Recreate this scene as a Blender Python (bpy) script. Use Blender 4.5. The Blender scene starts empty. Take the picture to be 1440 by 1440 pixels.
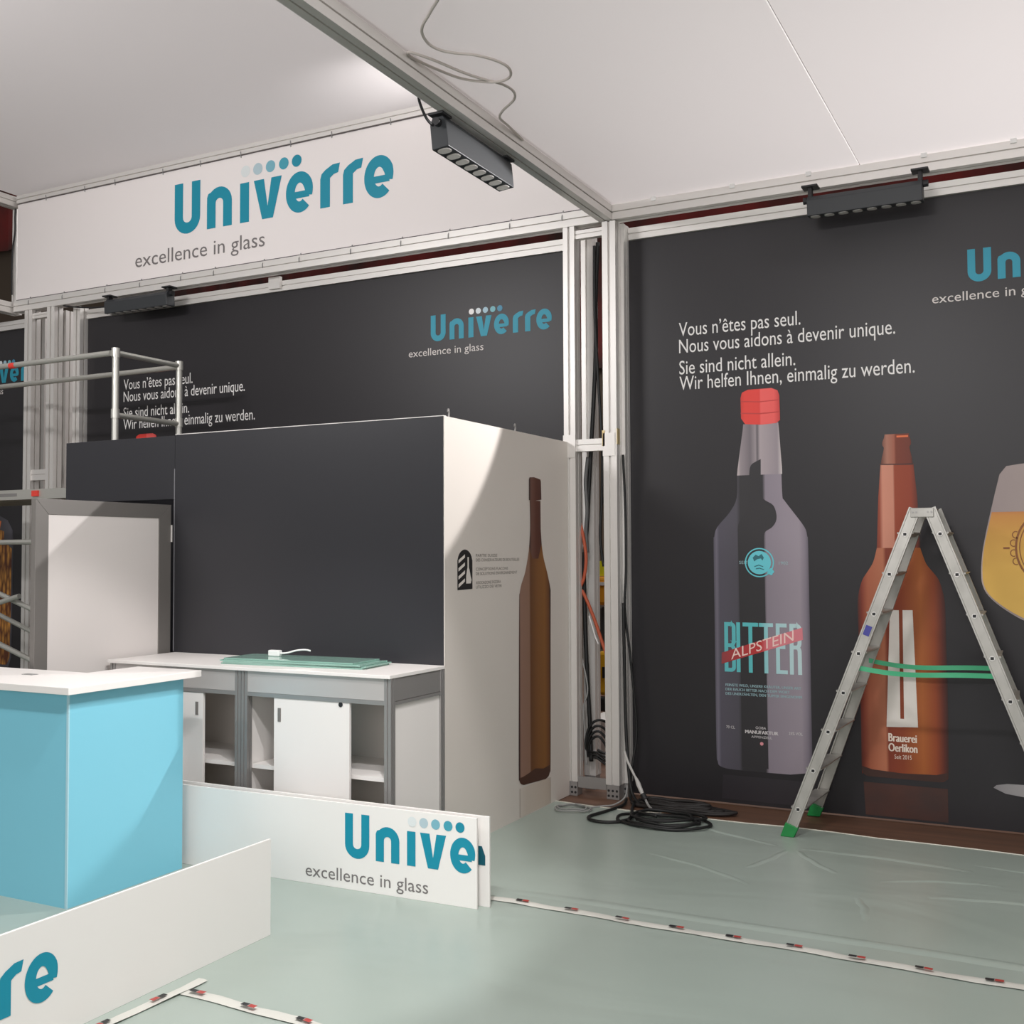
import bpy, bmesh, math, random
from mathutils import Vector, Matrix
random.seed(7)
sc = bpy.context.scene
col = sc.collection
PI = math.pi

# ------------------------------------------------------------------ camera
cam_d = bpy.data.cameras.new('camera')
cam_d.sensor_width = 36.0
cam_d.lens = 36.0 * 1537.84 / 1440.0
cam_d.clip_start = 0.05
cam = bpy.data.objects.new('camera', cam_d)
col.objects.link(cam)
yaw, pitch, roll = 0.47625, 0.03721, -0.0043
f = Vector((-math.sin(yaw) * math.cos(pitch), math.cos(yaw) * math.cos(pitch), math.sin(pitch)))
r0 = Vector((math.cos(yaw), math.sin(yaw), 0))
u0 = r0.cross(f)
cr, sr = math.cos(roll), math.sin(roll)
r = cr * r0 + sr * u0
u = -sr * r0 + cr * u0
M3 = Matrix((r, u, -f)).transposed()
cam.matrix_world = Matrix.Translation((0, 0, 1.7)) @ M3.to_4x4()
sc.camera = cam

# ------------------------------------------------------------------ world, lights, exposure
sc.view_settings.view_transform = 'Standard'
sc.view_settings.look = 'None'
sc.view_settings.gamma = 1.0
sc.view_settings.use_curve_mapping = False
sc.view_settings.exposure = 0.0
w = bpy.data.worlds.new('hall_air')
sc.world = w
w.use_nodes = True
w.node_tree.nodes['Background'].inputs[0].default_value = (0.60, 0.585, 0.575, 1)
w.node_tree.nodes['Background'].inputs[1].default_value = 0.5


def lamp(name, kind, loc, target, energy, color=(1, 0.972, 0.968), **kw):
    d = bpy.data.lights.new(name, kind)
    d.energy = energy
    d.color = color
    for k, v in kw.items():
        setattr(d, k, v)
    o = bpy.data.objects.new(name, d)
    col.objects.link(o)
    o.location = loc
    o.rotation_euler = (Vector(target) - Vector(loc)).to_track_quat('-Z', 'Y').to_euler()
    return o


# hall lighting above the fabric ceilings, plus one added fill behind the stand
lamp('hall_light_left', 'AREA', (-5.4, 5.0, 8.6), (-5.4, 5.0, 0), 95, shape='RECTANGLE', size=6, size_y=6)
lamp('hall_light_right', 'AREA', (1.6, 6.3, 6.9), (1.6, 6.3, 0), 300, shape='RECTANGLE', size=6, size_y=5)
lamp('back_fill', 'AREA', (-4.0, 11.5, 7.0), (-4.0, 11.0, 0), 260, shape='RECTANGLE', size=5, size_y=3)  # added lamp that brightens the forklift and the red drapes
# added soft fill from the open front, set low to reach the walls
lamp('front_fill', 'AREA', (1.0, -6.5, 3.2), (-3.0, 5.5, 2.9), 290, shape='RECTANGLE', size=6, size_y=3)
# floodlights of the stand, together with two added fill lamps
lamp('down_fill', 'AREA', (-1.5, 2.2, 4.0), (-1.8, 3.0, 0), 105, shape='RECTANGLE', size=0.8, size_y=0.1)  # added overhead lamp that lifts the floor brightness
lamp('flood_aisle', 'SPOT', (-2.0, 3.3, 4.0), (-4.0, 4.0, 0.2), 260, spot_size=1.0, spot_blend=0.3, shadow_soft_size=0.05)
lamp('flood_cabin', 'SPOT', (-1.13, 6.95, 3.80), (-3.19, 5.0, 2.9), 450, spot_size=0.782, spot_blend=0.08, shadow_soft_size=0.03)
lamp('banner_fill', 'AREA', (-6.2, 2.0, 4.3), (-6.2, 7.1, 4.1), 105, shape='RECTANGLE', size=1.6, size_y=0.15)  # added lamp out of view, brightens the left of the white banner
lamp('flood_uplight', 'SPOT', (-3.6, 6.45, 4.40), (-4.35, 6.58, 5.15), 75, spot_size=0.9, spot_blend=1.0, shadow_soft_size=0.1)

# ------------------------------------------------------------------ materials


def lin(c):
    out = []
    for v in c:
        v = v / 255.0
        out.append(v / 12.92 if v <= 0.04045 else ((v + 0.055) / 1.055) ** 2.4)
    return (*out, 1.0)


_m = {}


def mat(name, rgb, rough=0.6, metal=0.0, spec=0.5, noise=None, bump=None, trans=0.0, alpha=1.0, warp=0.0):
    if name in _m:
        return _m[name]
    m = bpy.data.materials.new(name)
    m.use_nodes = True
    nt = m.node_tree
    b = nt.nodes['Principled BSDF']
    b.inputs['Base Color'].default_value = lin(rgb)
    b.inputs['Roughness'].default_value = rough
    b.inputs['Metallic'].default_value = metal
    b.inputs['Specular IOR Level'].default_value = spec
    b.inputs['Transmission Weight'].default_value = trans
    if alpha < 1:
        b.inputs['Alpha'].default_value = alpha
    if noise:                       # (scale xyz, amount, second colour)
        tc = nt.nodes.new('ShaderNodeTexCoord')
        mp = nt.nodes.new('ShaderNodeMapping')
        mp.inputs['Scale'].default_value = noise[0]
        nz = nt.nodes.new('ShaderNodeTexNoise')
        nz.inputs['Scale'].default_value = 1.0
        nz.inputs['Detail'].default_value = 4.0
        rp = nt.nodes.new('ShaderNodeValToRGB')
        rp.color_ramp.elements[0].position = 0.5 - noise[1] / 2
        rp.color_ramp.elements[1].position = 0.5 + noise[1] / 2
        rp.color_ramp.elements[0].color = lin(rgb)
        rp.color_ramp.elements[1].color = lin(noise[2])
        nt.links.new(tc.outputs['Object'], mp.inputs['Vector'])
        nt.links.new(mp.outputs[0], nz.inputs['Vector'])
        nt.links.new(nz.outputs['Fac'], rp.inputs[0])
        nt.links.new(rp.outputs[0], b.inputs['Base Color'])
    if bump:                        # (scale xyz, strength, distance)
        tc = nt.nodes.new('ShaderNodeTexCoord')
        mp = nt.nodes.new('ShaderNodeMapping')
        mp.inputs['Scale'].default_value = bump[0]
        nz = nt.nodes.new('ShaderNodeTexNoise')
        nz.inputs['Scale'].default_value = 1.0
        nz.inputs['Detail'].default_value = 3.0
        nz.inputs['Distortion'].default_value = warp
        bp = nt.nodes.new('ShaderNodeBump')
        bp.inputs['Strength'].default_value = bump[1]
        bp.inputs['Distance'].default_value = bump[2]
        nt.links.new(tc.outputs['Object'], mp.inputs['Vector'])
        nt.links.new(mp.outputs[0], nz.inputs['Vector'])
        nt.links.new(nz.outputs['Fac'], bp.inputs['Height'])
        nt.links.new(bp.outputs[0], b.inputs['Normal'])
    _m[name] = m
    return m


def ramp_mat(name, stops, axis=0, rough=0.55):
    """a printed colour run across a flat print (axis 0 = across, 2 = upwards, 1 = along y)"""
    m = bpy.data.materials.new(name)
    m.use_nodes = True
    nt = m.node_tree
    b = nt.nodes['Principled BSDF']
    b.inputs['Roughness'].default_value = rough
    tc = nt.nodes.new('ShaderNodeTexCoord')
    sx = nt.nodes.new('ShaderNodeSeparateXYZ')
    rp = nt.nodes.new('ShaderNodeValToRGB')
    nt.links.new(tc.outputs['Generated'], sx.inputs[0])
    nt.links.new(sx.outputs[axis], rp.inputs[0])
    nt.links.new(rp.outputs[0], b.inputs['Base Color'])
    cr_ = rp.color_ramp
    while len(cr_.elements) < len(stops):
        cr_.elements.new(0.5)
    for e, (p, c) in zip(cr_.elements, stops):
        e.position = p
    for e, (p, c) in zip(cr_.elements, stops):
        e.color = lin(c)
    _m[name] = m
    return m


ALU = mat('aluminium', (226, 223, 219), 0.4, 0.4)
ALU_D = mat('aluminium_satin', (160, 158, 156), 0.42, 0.5)
ALU_SC = mat('galvanised_tube', (196, 195, 188), 0.4, 0.65)
ALU_L = mat('ladder_aluminium', (158, 156, 150), 0.42, 0.55, noise=((9, 9, 5), 0.5, (186, 184, 178)))
WHITE = mat('white_laminate', (236, 232, 228), 0.45)
WHITE_B = mat('white_board', (238, 235, 231), 0.5)
WHITE_F = mat('white_banner_fabric', (238, 232, 230), 0.8)
PANEL_W = mat('white_print_panel', (220, 213, 205), 0.5)
DARK = mat('dark_banner_fabric', (39, 37, 40), 0.42, spec=0.42)
DARK_P = mat('anthracite_panel', (44, 44, 48), 0.4, spec=0.45)
BLACK = mat('black_plastic', (34, 34, 36), 0.5)
BLACKR = mat('black_rubber', (19, 20, 20), 0.55)
LAMPB = mat('lamp_housing', (48, 51, 54), 0.5)
LENS = mat('lamp_lens', (206, 202, 198), 0.35)
TEAL = mat('logo_teal', (0, 140, 165), 0.5)
TEAL_D = mat('logo_teal_on_dark', (32, 146, 170), 0.5)
GREYT = mat('tagline_grey', (118, 113, 112), 0.6)
PALET = mat('tagline_pale', (214, 208, 204), 0.6)
WTEXT = mat('slogan_white', (232, 230, 228), 0.6)
BLUE = mat('counter_blue', (128, 200, 220), 0.4)
GREENP = mat('green_plastic', (20, 130, 62), 0.5)
GREENS = mat('green_strap', (72, 176, 128), 0.6)
RED = mat('red_plastic', (214, 62, 52), 0.5)
ORANGE = mat('orange_cable', (186, 86, 54), 0.5)
GREYC = mat('grey_cable', (150, 150, 148), 0.5)
WHITEC = mat('white_plastic', (236, 236, 234), 0.4)
YELLOW = mat('yellow_paint', (236, 176, 30), 0.45)
YELLOWB = mat('bright_yellow', (236, 232, 40), 0.5)
TAPEW = mat('tape_white', (206, 206, 198), 0.3)
TAPER = mat('tape_red', (170, 58, 52), 0.4)
INNER = mat('cabinet_inside', (214, 208, 200), 0.6)
DOTS_L = [mat('dot_%d' % i, c, 0.5) for i, c in enumerate([(222, 228, 228), (178, 200, 208), (120, 178, 194), (64, 158, 178), (10, 138, 162)])]
DOTS_D = [mat('pale_dot_%d' % i, c, 0.5) for i, c in enumerate([(240, 238, 236), (214, 222, 226), (166, 196, 210), (120, 180, 190), (70, 140, 170)])]

# ------------------------------------------------------------------ builders
LOC = {}


def tag(o, label=None, cat=None, group=None, kind=None):
    if label: o['label'] = label
    if cat: o['category'] = cat
    if group: o['group'] = group
    if kind: o['kind'] = kind
    elif cat: o['kind'] = 'thing'
    return o


def empty(name, loc, label, cat, group=None):
    o = bpy.data.objects.new(name, None)
    o.empty_display_size = 0.2
    col.objects.link(o)
    o.location = loc
    LOC[o] = Vector(loc)
    return tag(o, label, cat, group)


def obj(name, bm, m, parent=None, loc=None, bevel=0.0, smooth=False, recalc=True):
    """links one mesh; bm is written in world coordinates"""
    if recalc:
        bmesh.ops.recalc_face_normals(bm, faces=bm.faces[:])
    base = LOC[parent] if parent is not None else Vector(loc if loc else (0, 0, 0))
    org = base
    for v in bm.verts:
        v.co -= org
    me = bpy.data.meshes.new(name)
    bm.to_mesh(me)
    bm.free()
    o = bpy.data.objects.new(name, me)
    col.objects.link(o)
    if parent is not None:
        o.parent = parent
    else:
        o.location = org
    LOC[o] = Vector(org)
    for mm in (m if isinstance(m, (list, tuple)) else [m]):
        me.materials.append(mm)
    if smooth:
        for p in me.polygons:
            p.use_smooth = True
    if bevel:
        md = o.modifiers.new('bevel', 'BEVEL')
        md.width = bevel
        md.segments = 2
        md.limit_method = 'ANGLE'
    return o


def BM():
    return bmesh.new()


def box(bm, a, b):
    x0, y0, z0 = a
    x1, y1, z1 = b
    vs = [bm.verts.new(p) for p in ((x0, y0, z0), (x1, y0, z0), (x1, y1, z0), (x0, y1, z0), (x0, y0, z1), (x1, y0, z1), (x1, y1, z1), (x0, y1, z1))]
    for q in ((0, 3, 2, 1), (4, 5, 6, 7), (0, 1, 5, 4), (1, 2, 6, 5), (2, 3, 7, 6), (3, 0, 4, 7)):
        bm.faces.new([vs[i] for i in q])
    return bm


def hexa(bm, p):
    vs = [bm.verts.new(q) for q in p]
    for q in ((0, 3, 2, 1), (4, 5, 6, 7), (0, 1, 5, 4), (1, 2, 6, 5), (2, 3, 7, 6), (3, 0, 4, 7)):
        bm.faces.new([vs[i] for i in q])
    return bm


def frame_axes(d, up=None):
    d = d.normalized()
    up = Vector(up) if up else (Vector((0, 0, 1)) if abs(d.z) < 0.9 else Vector((0, 1, 0)))
    s = d.cross(up).normalized()
    return s, s.cross(d).normalized()


def extrude_section(bm, sec, p0, p1, up=None):
    p0, p1 = Vector(p0), Vector(p1)
    s, t = frame_axes(p1 - p0, up)
    a = [bm.verts.new(p0 + s * x + t * y) for x, y in sec]
    b = [bm.verts.new(p1 + s * x + t * y) for x, y in sec]
    n = len(sec)
    for i in range(n):
        bm.faces.new((a[i], a[(i + 1) % n], b[(i + 1) % n], b[i]))
    bm.faces.new(a[::-1])
    bm.faces.new(b)
    return bm


def slot_section(w, h, g=0.006, d=0.014, nx=1, ny=1):
    """aluminium extrusion: a rectangle with open slots in every face"""
    pts = []
    a, b = w / 2, h / 2

    def side(p, q, n):
        p, q = Vector(p), Vector(q)
        e = (q - p).normalized()
        inn = Vector((-e.y, e.x))
        L = (q - p).length
        pts.append(p.copy())
        for k in range(n):
            c = p + e * L * (k + 0.5) / n
            for o1, o2 in ((-g, 0), (-g, d), (g, d), (g, 0)):
                pts.append(c + e * o1 + inn * o2)
    side((-a, -b), (a, -b), nx)
    side((a, -b), (a, b), ny)
    side((a, b), (-a, b), nx)
    side((-a, b), (-a, -b), ny)
    return [(p.x, p.y) for p in pts]


def profile(bm, p0, p1, w=0.1, h=0.1, nx=1, ny=1, g=0.006, d=0.014, up=None):
    return extrude_section(bm, slot_section(w, h, g, d, nx, ny), p0, p1, up)


def smooth_path(pts, n=8):
    pts = [Vector(p) for p in pts]
    if len(pts) < 3:
        return pts
    out = []
    for i in range(len(pts) - 1):
        p0 = pts[max(i - 1, 0)]
        p1, p2 = pts[i], pts[i + 1]
        p3 = pts[min(i + 2, len(pts) - 1)]
        for k in range(n):
            t = k / n
            out.append(0.5 * ((2 * p1) + (-p0 + p2) * t + (2 * p0 - 5 * p1 + 4 * p2 - p3) * t * t + (-p0 + 3 * p1 - 3 * p2 + p3) * t ** 3))
    out.append(pts[-1])
    return out


def tube(bm, pts, rad, seg=10, caps=True):
    pts = [Vector(p) for p in pts]
    prev = None
    rings = []
    s = None
    for i, p in enumerate(pts):
        d = (pts[min(i + 1, len(pts) - 1)] - pts[max(i - 1, 0)])
        if d.length < 1e-9:
            d = Vector((0, 0, 1))
        d.normalize()
        if s is None:
            s, t = frame_axes(d)
        else:
            s = (s - d * s.dot(d))
            if s.length < 1e-6:
                s, t = frame_axes(d)
            s.normalize()
            t = s.cross(d).normalized()
        rr = rad[i] if isinstance(rad, (list, tuple)) else rad
        rings.append([bm.verts.new(p + (s * math.cos(2 * PI * k / seg) + t * math.sin(2 * PI * k / seg)) * rr) for k in range(seg)])
    for a, b in zip(rings, rings[1:]):
        for k in range(seg):
            bm.faces.new((a[k], a[(k + 1) % seg], b[(k + 1) % seg], b[k]))
    if caps:
        bm.faces.new(rings[0][::-1])
        bm.faces.new(rings[-1])
    return bm


_lay = [0]


def lay():
    """each printed stroke lies a hair above the one before it"""
    _lay[0] = (_lay[0] + 1) % 5
    return 0.00012 * _lay[0]


def soft(pts, n=4):
    """rounds a traced open outline"""
    return [(p.x, p.y) for p in smooth_path([(a, b, 0) for a, b in pts], n)]


class Plane:
    def __init__(self, o, ux, n):
        self.o, self.u, self.v, self.n = Vector(o), Vector(ux).normalized(), Vector((0, 0, 1)), Vector(n).normalized()

    def P(self, a, b, off=0.0):
        return self.o + self.u * a + self.v * b + self.n * off


def poly(bm, pl, pts, off):
    off += lay()
    bm.faces.new([bm.verts.new(pl.P(a, b, off)) for a, b in pts])
    return bm


def ribbon(bm, pl, pts, wd, off):
    """flat printed stroke"""
    off += lay()
    pts = [Vector(p) for p in pts]
    prev = None
    for i, p in enumerate(pts):
        d1 = (pts[i] - pts[i - 1]).normalized() if i > 0 else (pts[1] - pts[0]).normalized()
        d2 = (pts[i + 1] - pts[i]).normalized() if i < len(pts) - 1 else d1
        t = (d1 + d2).normalized()
        nn = Vector((-t.y, t.x))
        k = 1.0 / max(0.5, nn.dot(Vector((-d1.y, d1.x))))
        ww = (wd[i] if isinstance(wd, (list, tuple)) else wd) / 2 * k
        a = bm.verts.new(pl.P(*(p + nn * ww), off))
        b = bm.verts.new(pl.P(*(p - nn * ww), off))
        if prev:
            bm.faces.new((prev[0], prev[1], b, a))
        prev = (a, b)
    return bm


def arc(cx, cy, rx, ry, a0, a1, n=14):
    return [(cx + rx * math.cos(math.radians(a0 + (a1 - a0) * i / n)), cy + ry * math.sin(math.radians(a0 + (a1 - a0) * i / n))) for i in range(n + 1)]


def words_of(name, parent, pl, body, x0, x1, base, cap, off, m, shear=0.0, bold=0.0):
    """a line of lettering, one part per word"""
    allv = text_geo(body)[0]
    lo, hi = min(x for x, y in allv), max(x for x, y in allv)
    k = (x1 - x0) / (hi - lo)
    vs, fs = text_geo(body)
    # group glyph faces into words by the blanks of the line
    adv = []
    pos = 0
    for wd in body.split(' '):
        pre = body[:pos]
        pos += len(wd) + 1
        end = max(x for x, y in text_geo(body[:pos - 1])[0])
        adv.append(end)
    start = lo - 1
    for end in adv:
        sel = [fc for fc in fs if start < sum(vs[i][0] for i in fc) / len(fc) <= end + 1e-4]
        start = end
        if not sel:
            continue
        bm = BM()
        used = {}
        for fc in sel:
            ids = []
            for i in fc:
                if i not in used:
                    x, y = vs[i]
                    used[i] = bm.verts.new(pl.P(x0 + (x - lo) * k, base + y * cap / CAP + shear * (x - lo) * k, off))
                ids.append(used[i])
            try:
                bm.faces.new(ids)
            except ValueError:
                pass
        obj(name, bm, m, parent, recalc=False)


def disc(bm, pl, cx, cy, rr, off, n=20, ry=None):
    return poly(bm, pl, [(cx + rr * math.cos(2 * PI * k / n), cy + (ry or rr) * math.sin(2 * PI * k / n)) for k in range(n)], off)


_txt = {}


def text_geo(body):
    if body not in _txt:
        c = bpy.data.curves.new('lettering', 'FONT')
        c.body = body
        c.size = 1.0
        c.resolution_u = 3
        o = bpy.data.objects.new('lettering', c)
        col.objects.link(o)
        dg = bpy.context.evaluated_depsgraph_get()
        me = bpy.data.meshes.new_from_object(o.evaluated_get(dg))
        _txt[body] = ([(v.co.x, v.co.y) for v in me.vertices], [tuple(p.vertices) for p in me.polygons])
        bpy.data.objects.remove(o)
        bpy.data.curves.remove(c)
        bpy.data.meshes.remove(me)
    return _txt[body]


CAP = max(y for x, y in text_geo('H')[0])


def text(bm, pl, body, x0, x1, base, cap, off, shear=0.0, bold=0.0):
    """lettering from x0 to x1 with the capital height cap; shear = rise per unit length"""
    vs, fs = text_geo(body)
    lo = min(x for x, y in vs)
    hi = max(x for x, y in vs)
    sx = (x1 - x0) / (hi - lo)
    sy = cap / CAP
    for dx in ((0.0,) if not bold else (-bold, 0.0, bold)):
        nv = [bm.verts.new(pl.P(x0 + (x - lo) * sx + dx, base + y * sy + shear * (x - lo) * sx, off + (abs(dx) > 0) * 0.0001 * (1 if dx > 0 else 2))) for x, y in vs]
        for fc in fs:
            try:
                bm.faces.new([nv[i] for i in fc])
            except ValueError:
                pass
    return bm


def logo(bm, pl, x, b, s, off, only=None):
    """the wordmark; x = left edge, b = baseline, s = 1 for the large banner"""
    def T(pts, dx):
        return [(x + (dx + a) * s, b + c * s) for a, c in pts]
    xh, H, st = 0.338, 0.445, 0.097

    def g_u():
        W, rr = 0.295, 0.0945
        ribbon(bm, pl, T([(st / 2, H)] + arc(W / 2, rr - 0.005 + st / 2, W / 2 - st / 2, rr, 180, 360) + [(W - st / 2, H)], 0), st * s, off)

    def g_n(dx):
        W, rr = 0.278, 0.0865
        ribbon(bm, pl, T([(st / 2, 0)] + arc(W / 2, xh - rr - st / 2 + 0.012, W / 2 - st / 2, rr, 180, 0) + [(W - st / 2, 0)], dx), st * s, off)
        poly(bm, pl, T([(0, xh * 0.5), (st * 0.9, xh * 0.5), (0.075, xh * 0.96), (0.014, xh * 0.90), (0, xh * 0.80)], dx), off)

    def g_i(dx):
        ribbon(bm, pl, T([(0.05, 0), (0.05, xh)], dx), 0.098 * s, off)

    def g_v(dx):
        W, w2 = 0.295, 0.108
        poly(bm, pl, T([(0, xh), (0.09, 0), (W / 2, 0), (W / 2, 0.105), (w2, xh)], dx), off)
        poly(bm, pl, T([(W, xh), (W - w2, xh), (W / 2, 0.105), (W / 2, 0), (W - 0.09, 0)], dx), off)

    def g_e(dx):
        W = 0.29
        cx, cy, rx, ry = W / 2 + 0.002, xh / 2, W / 2 - 0.05, xh / 2 - 0.045
        pts = arc(cx, cy, rx, ry, -16, 312, 44)
        wd = [0.07 + 0.022 * min(1, i / 6) for i in range(len(pts))]
        ribbon(bm, pl, T(pts, dx), [q * s for q in wd], off)
        ribbon(bm, pl, T([(0.05, cy - 0.022), (W - 0.045, cy - 0.022)], dx), 0.056 * s, off)

    def g_r(dx):
        poly(bm, pl, T([(0, 0), (st, 0), (st, 0.235), (0.135, 0.262), (0.178, 0.27), (0.195, xh + 0.008), (0.12, xh + 0.004), (0.05, xh - 0.03), (0.012, xh - 0.06), (0, xh - 0.1)], dx), off)
    seq = [(g_u, None), (g_n, 0.372), (g_i, 0.738), (g_v, 0.888), (g_e, 1.222), (g_r, 1.578), (g_r, 1.803), (g_e, 2.003)]
    for k, (gf, dx) in enumerate(seq):
        if only and k not in only:
            continue
        gf() if dx is None else gf(dx)
    return bm


DOT_X = [0.798, 0.930, 1.065, 1.205, 1.338]


def logo_parts(parent, pl, x, b, s, off, m, dots, tag_m, tag_x0, tag_x1, tag_b, only=None, dots_on=True, tag_on=True):
    obj('logo', logo(BM(), pl, x, b, s, off, only), m, parent, recalc=False)
    if dots_on:
        for k, dx in enumerate(DOT_X):
            obj('logo_dot', disc(BM(), pl, x + dx * s, b + 0.434 * s, 0.05 * s, off), dots[k], parent, recalc=False)
    if tag_on:
        words_of('tagline_word', parent, pl, 'excellence in glass', tag_x0, tag_x1, tag_b, 0.125 * s, off, tag_m)


# ------------------------------------------------------------------ the setting
fl = obj('floor', box(BM(), (-26, -8, -0.05), (14, 17, 0.0)), mat('dark_wood_floor', (126, 92, 72), 0.5, noise=((0.8, 14, 1), 0.7, (84, 62, 50)), bump=((1, 20, 1), 0.2, 0.002)))
tag(fl, 'brown wooden hall floor showing at the foot of the banner', 'floor', kind='structure')
wb = obj('wall_back', box(BM(), (-26, 16.0, 0), (14, 16.2, 11)), mat('hall_wall', (84, 72, 60), 0.9))
tag(wb, 'dim hall wall far behind the stand', 'wall', kind='structure')

fabric = bpy.data.materials.new('translucent_ceiling_fabric')
fabric.use_nodes = True
nt = fabric.node_tree
for n_ in list(nt.nodes):
    nt.nodes.remove(n_)
out = nt.nodes.new('ShaderNodeOutputMaterial')
mx = nt.nodes.new('ShaderNodeMixShader')
df = nt.nodes.new('ShaderNodeBsdfDiffuse')
tl = nt.nodes.new('ShaderNodeBsdfTranslucent')
df.inputs[0].default_value = lin((232, 227, 227))
tl.inputs[0].default_value = lin((232, 226, 225))
mx.inputs[0].default_value = 0.45
nt.links.new(df.outputs[0], mx.inputs[1])
nt.links.new(tl.outputs[0], mx.inputs[2])
nt.links.new(mx.outputs[0], out.inputs[0])


def sheet(x0, x1, y0, y1, z, nx, ny, sag):
    bm = BM()
    g = []
    for i in range(nx + 1):
        row = []
        for j in range(ny + 1):
            a, b_ = i / nx, j / ny
            zz = z - sag * (math.sin(PI * a) * math.sin(PI * b_)) + random.uniform(-1, 1) * sag * 0.02
            row.append(bm.verts.new((x0 + (x1 - x0) * a, y0 + (y1 - y0) * b_, zz)))
        g.append(row)
    for i in range(nx):
        for j in range(ny):
            bm.faces.new((g[i][j], g[i + 1][j], g[i + 1][j + 1], g[i][j + 1]))
    return bm


c1 = obj('ceiling', sheet(-2.91, -1.172, 0.8, 7.15, 4.142, 10, 20, 0.008), fabric, recalc=False, smooth=True)
tag(c1, 'white stretched fabric ceiling strip beside the overhead beam', 'ceiling', kind='structure')
c2 = obj('ceiling', sheet(-1.166, 3.2, 0.8, 7.15, 4.142, 16, 20, 0.008), fabric, recalc=False, smooth=True)
tag(c2, 'white stretched fabric ceiling right of the seam', 'ceiling', kind='structure')
c3 = obj('ceiling', sheet(-9.02, -2.96, 1.0, 7.10, 5.165, 20, 20, 0.03), fabric, recalc=False, smooth=True)
tag(c3, 'higher white fabric ceiling above the long white banner', 'ceiling', kind='structure')
smat = bpy.data.materials.new('seam_and_leak_fabric')
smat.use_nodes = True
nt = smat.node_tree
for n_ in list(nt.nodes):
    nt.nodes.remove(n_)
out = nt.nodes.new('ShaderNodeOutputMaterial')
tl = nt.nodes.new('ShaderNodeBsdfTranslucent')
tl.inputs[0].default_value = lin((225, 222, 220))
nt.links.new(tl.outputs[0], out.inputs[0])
b = BM()
q = [b.verts.new(p) for p in ((-1.1725, 0.8, 4.1375), (-1.1655, 0.8, 4.1375), (-1.1655, 7.06, 4.1375), (-1.1725, 7.06, 4.1375))]
b.faces.new(q)
se = obj('trim_1', b, smat, recalc=False)
b = BM()  # translucent strip imitating light that leaks between beam and ceiling
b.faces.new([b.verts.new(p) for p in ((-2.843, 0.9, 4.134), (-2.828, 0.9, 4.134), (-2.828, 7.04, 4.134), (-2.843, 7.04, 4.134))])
tag(obj('leak_strip', b, smat, recalc=False), 'bright strip standing in for the light leak along the top of the overhead beam', 'trim', kind='structure')
tag(se, 'thin white seam cord across the right ceiling', 'trim', kind='structure')

# protective film
bm = BM()
g = []
NX, NY = 60, 40
for i in range(NX + 1):
    row = []
    for j in range(NY + 1):
        x = -12 + 16 * i / NX
        y = -2.0 + 8.78 * j / NY
        if j == NY:
            y += 0.015 * math.sin(x * 3.1) + 0.012 * math.sin(x * 7.3) - 0.03 * (x + 1.0) * 0.3
        row.append(bm.verts.new((x, y, 0.004 + (0.004 if j == NY else 0))))
    g.append(row)
for i in range(NX):
    for j in range(NY):
        bm.faces.new((g[i][j], g[i + 1][j], g[i + 1][j + 1], g[i][j + 1]))
FILM = mat('film_over_carpet', (152, 165, 156), 0.31, spec=0.5, noise=((0.35, 0.8, 1), 0.6, (164, 176, 168)), bump=((0.6, 1.2, 1), 0.4, 0.05), warp=0.8)
film = obj('floor_film', bm, FILM, recalc=False, smooth=True)
tag(film, 'pale green plastic film stretched over the stand floor', 'floor film', kind='structure')
bm = BM()
pts = []
for i in range(61):
    x = -12 + 16 * i / 60
    pts.append((x, 6.782 + 0.015 * math.sin(x * 3.1) + 0.012 * math.sin(x * 7.3) - 0.03 * (x + 1.0) * 0.3, 0.008))
obj('film_edge', tube(bm, pts, 0.0045, 6), mat('film_edge', (206, 204, 190), 0.4), film)

def fold(p0, p1, wd, h, bend=0.0, n=14):
    """a soft raised crease in the film"""
    p0, p1 = Vector((*p0, 0.003)), Vector((*p1, 0.003))
    d = p1 - p0
    sd = Vector((-d.y, d.x, 0)).normalized()
    b = BM()
    prev = None
    for i in range(n + 1):
        t = i / n
        c = p0 + d * t + sd * (bend * math.sin(PI * t) + 0.004 * math.sin(t * 17))
        k = math.sin(PI * t) ** 0.5 if 0 < t < 1 else 0.0
        row = [b.verts.new(c + sd * wd * q + Vector((0, 0, h * k * z))) for q, z in ((-0.5, 0), (-0.22, 0.62), (0, 1), (0.22, 0.62), (0.5, 0))]
        if prev:
            for a in range(4):
                b.faces.new((prev[a], prev[a + 1], row[a + 1], row[a]))
        prev = row
    obj('film_fold', b, FILM, film, recalc=False, smooth=True)


fold((-2.62, 4.93), (1.6, 4.93), 0.10, 0.010, 0.03, 40)
for p0, p1, wd, h, bd in (((-1.55, 6.36), (-2.35, 6.72), 0.05, 0.008, 0.02), ((-1.5, 6.30), (-1.62, 5.85), 0.05, 0.008, 0.02), ((-1.45, 6.32), (-1.15, 5.95), 0.05, 0.007, -0.02), ((-1.45, 6.36), (-0.5, 6.3), 0.06, 0.009, 0.03),
                          ((-0.95, 5.9), (-0.35, 6.1), 0.05, 0.007, 0.05), ((-0.7, 5.75), (0.1, 5.85), 0.06, 0.008, 0.04), ((-2.2, 5.9), (-1.5, 5.55), 0.05, 0.006, 0.04), ((-0.55, 6.45), (0.3, 6.4), 0.05, 0.007, -0.02), ((-1.0, 5.6), (-0.9, 5.25), 0.05, 0.006, 0.02)):
    fold(p0, p1, wd, h, bd)

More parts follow.
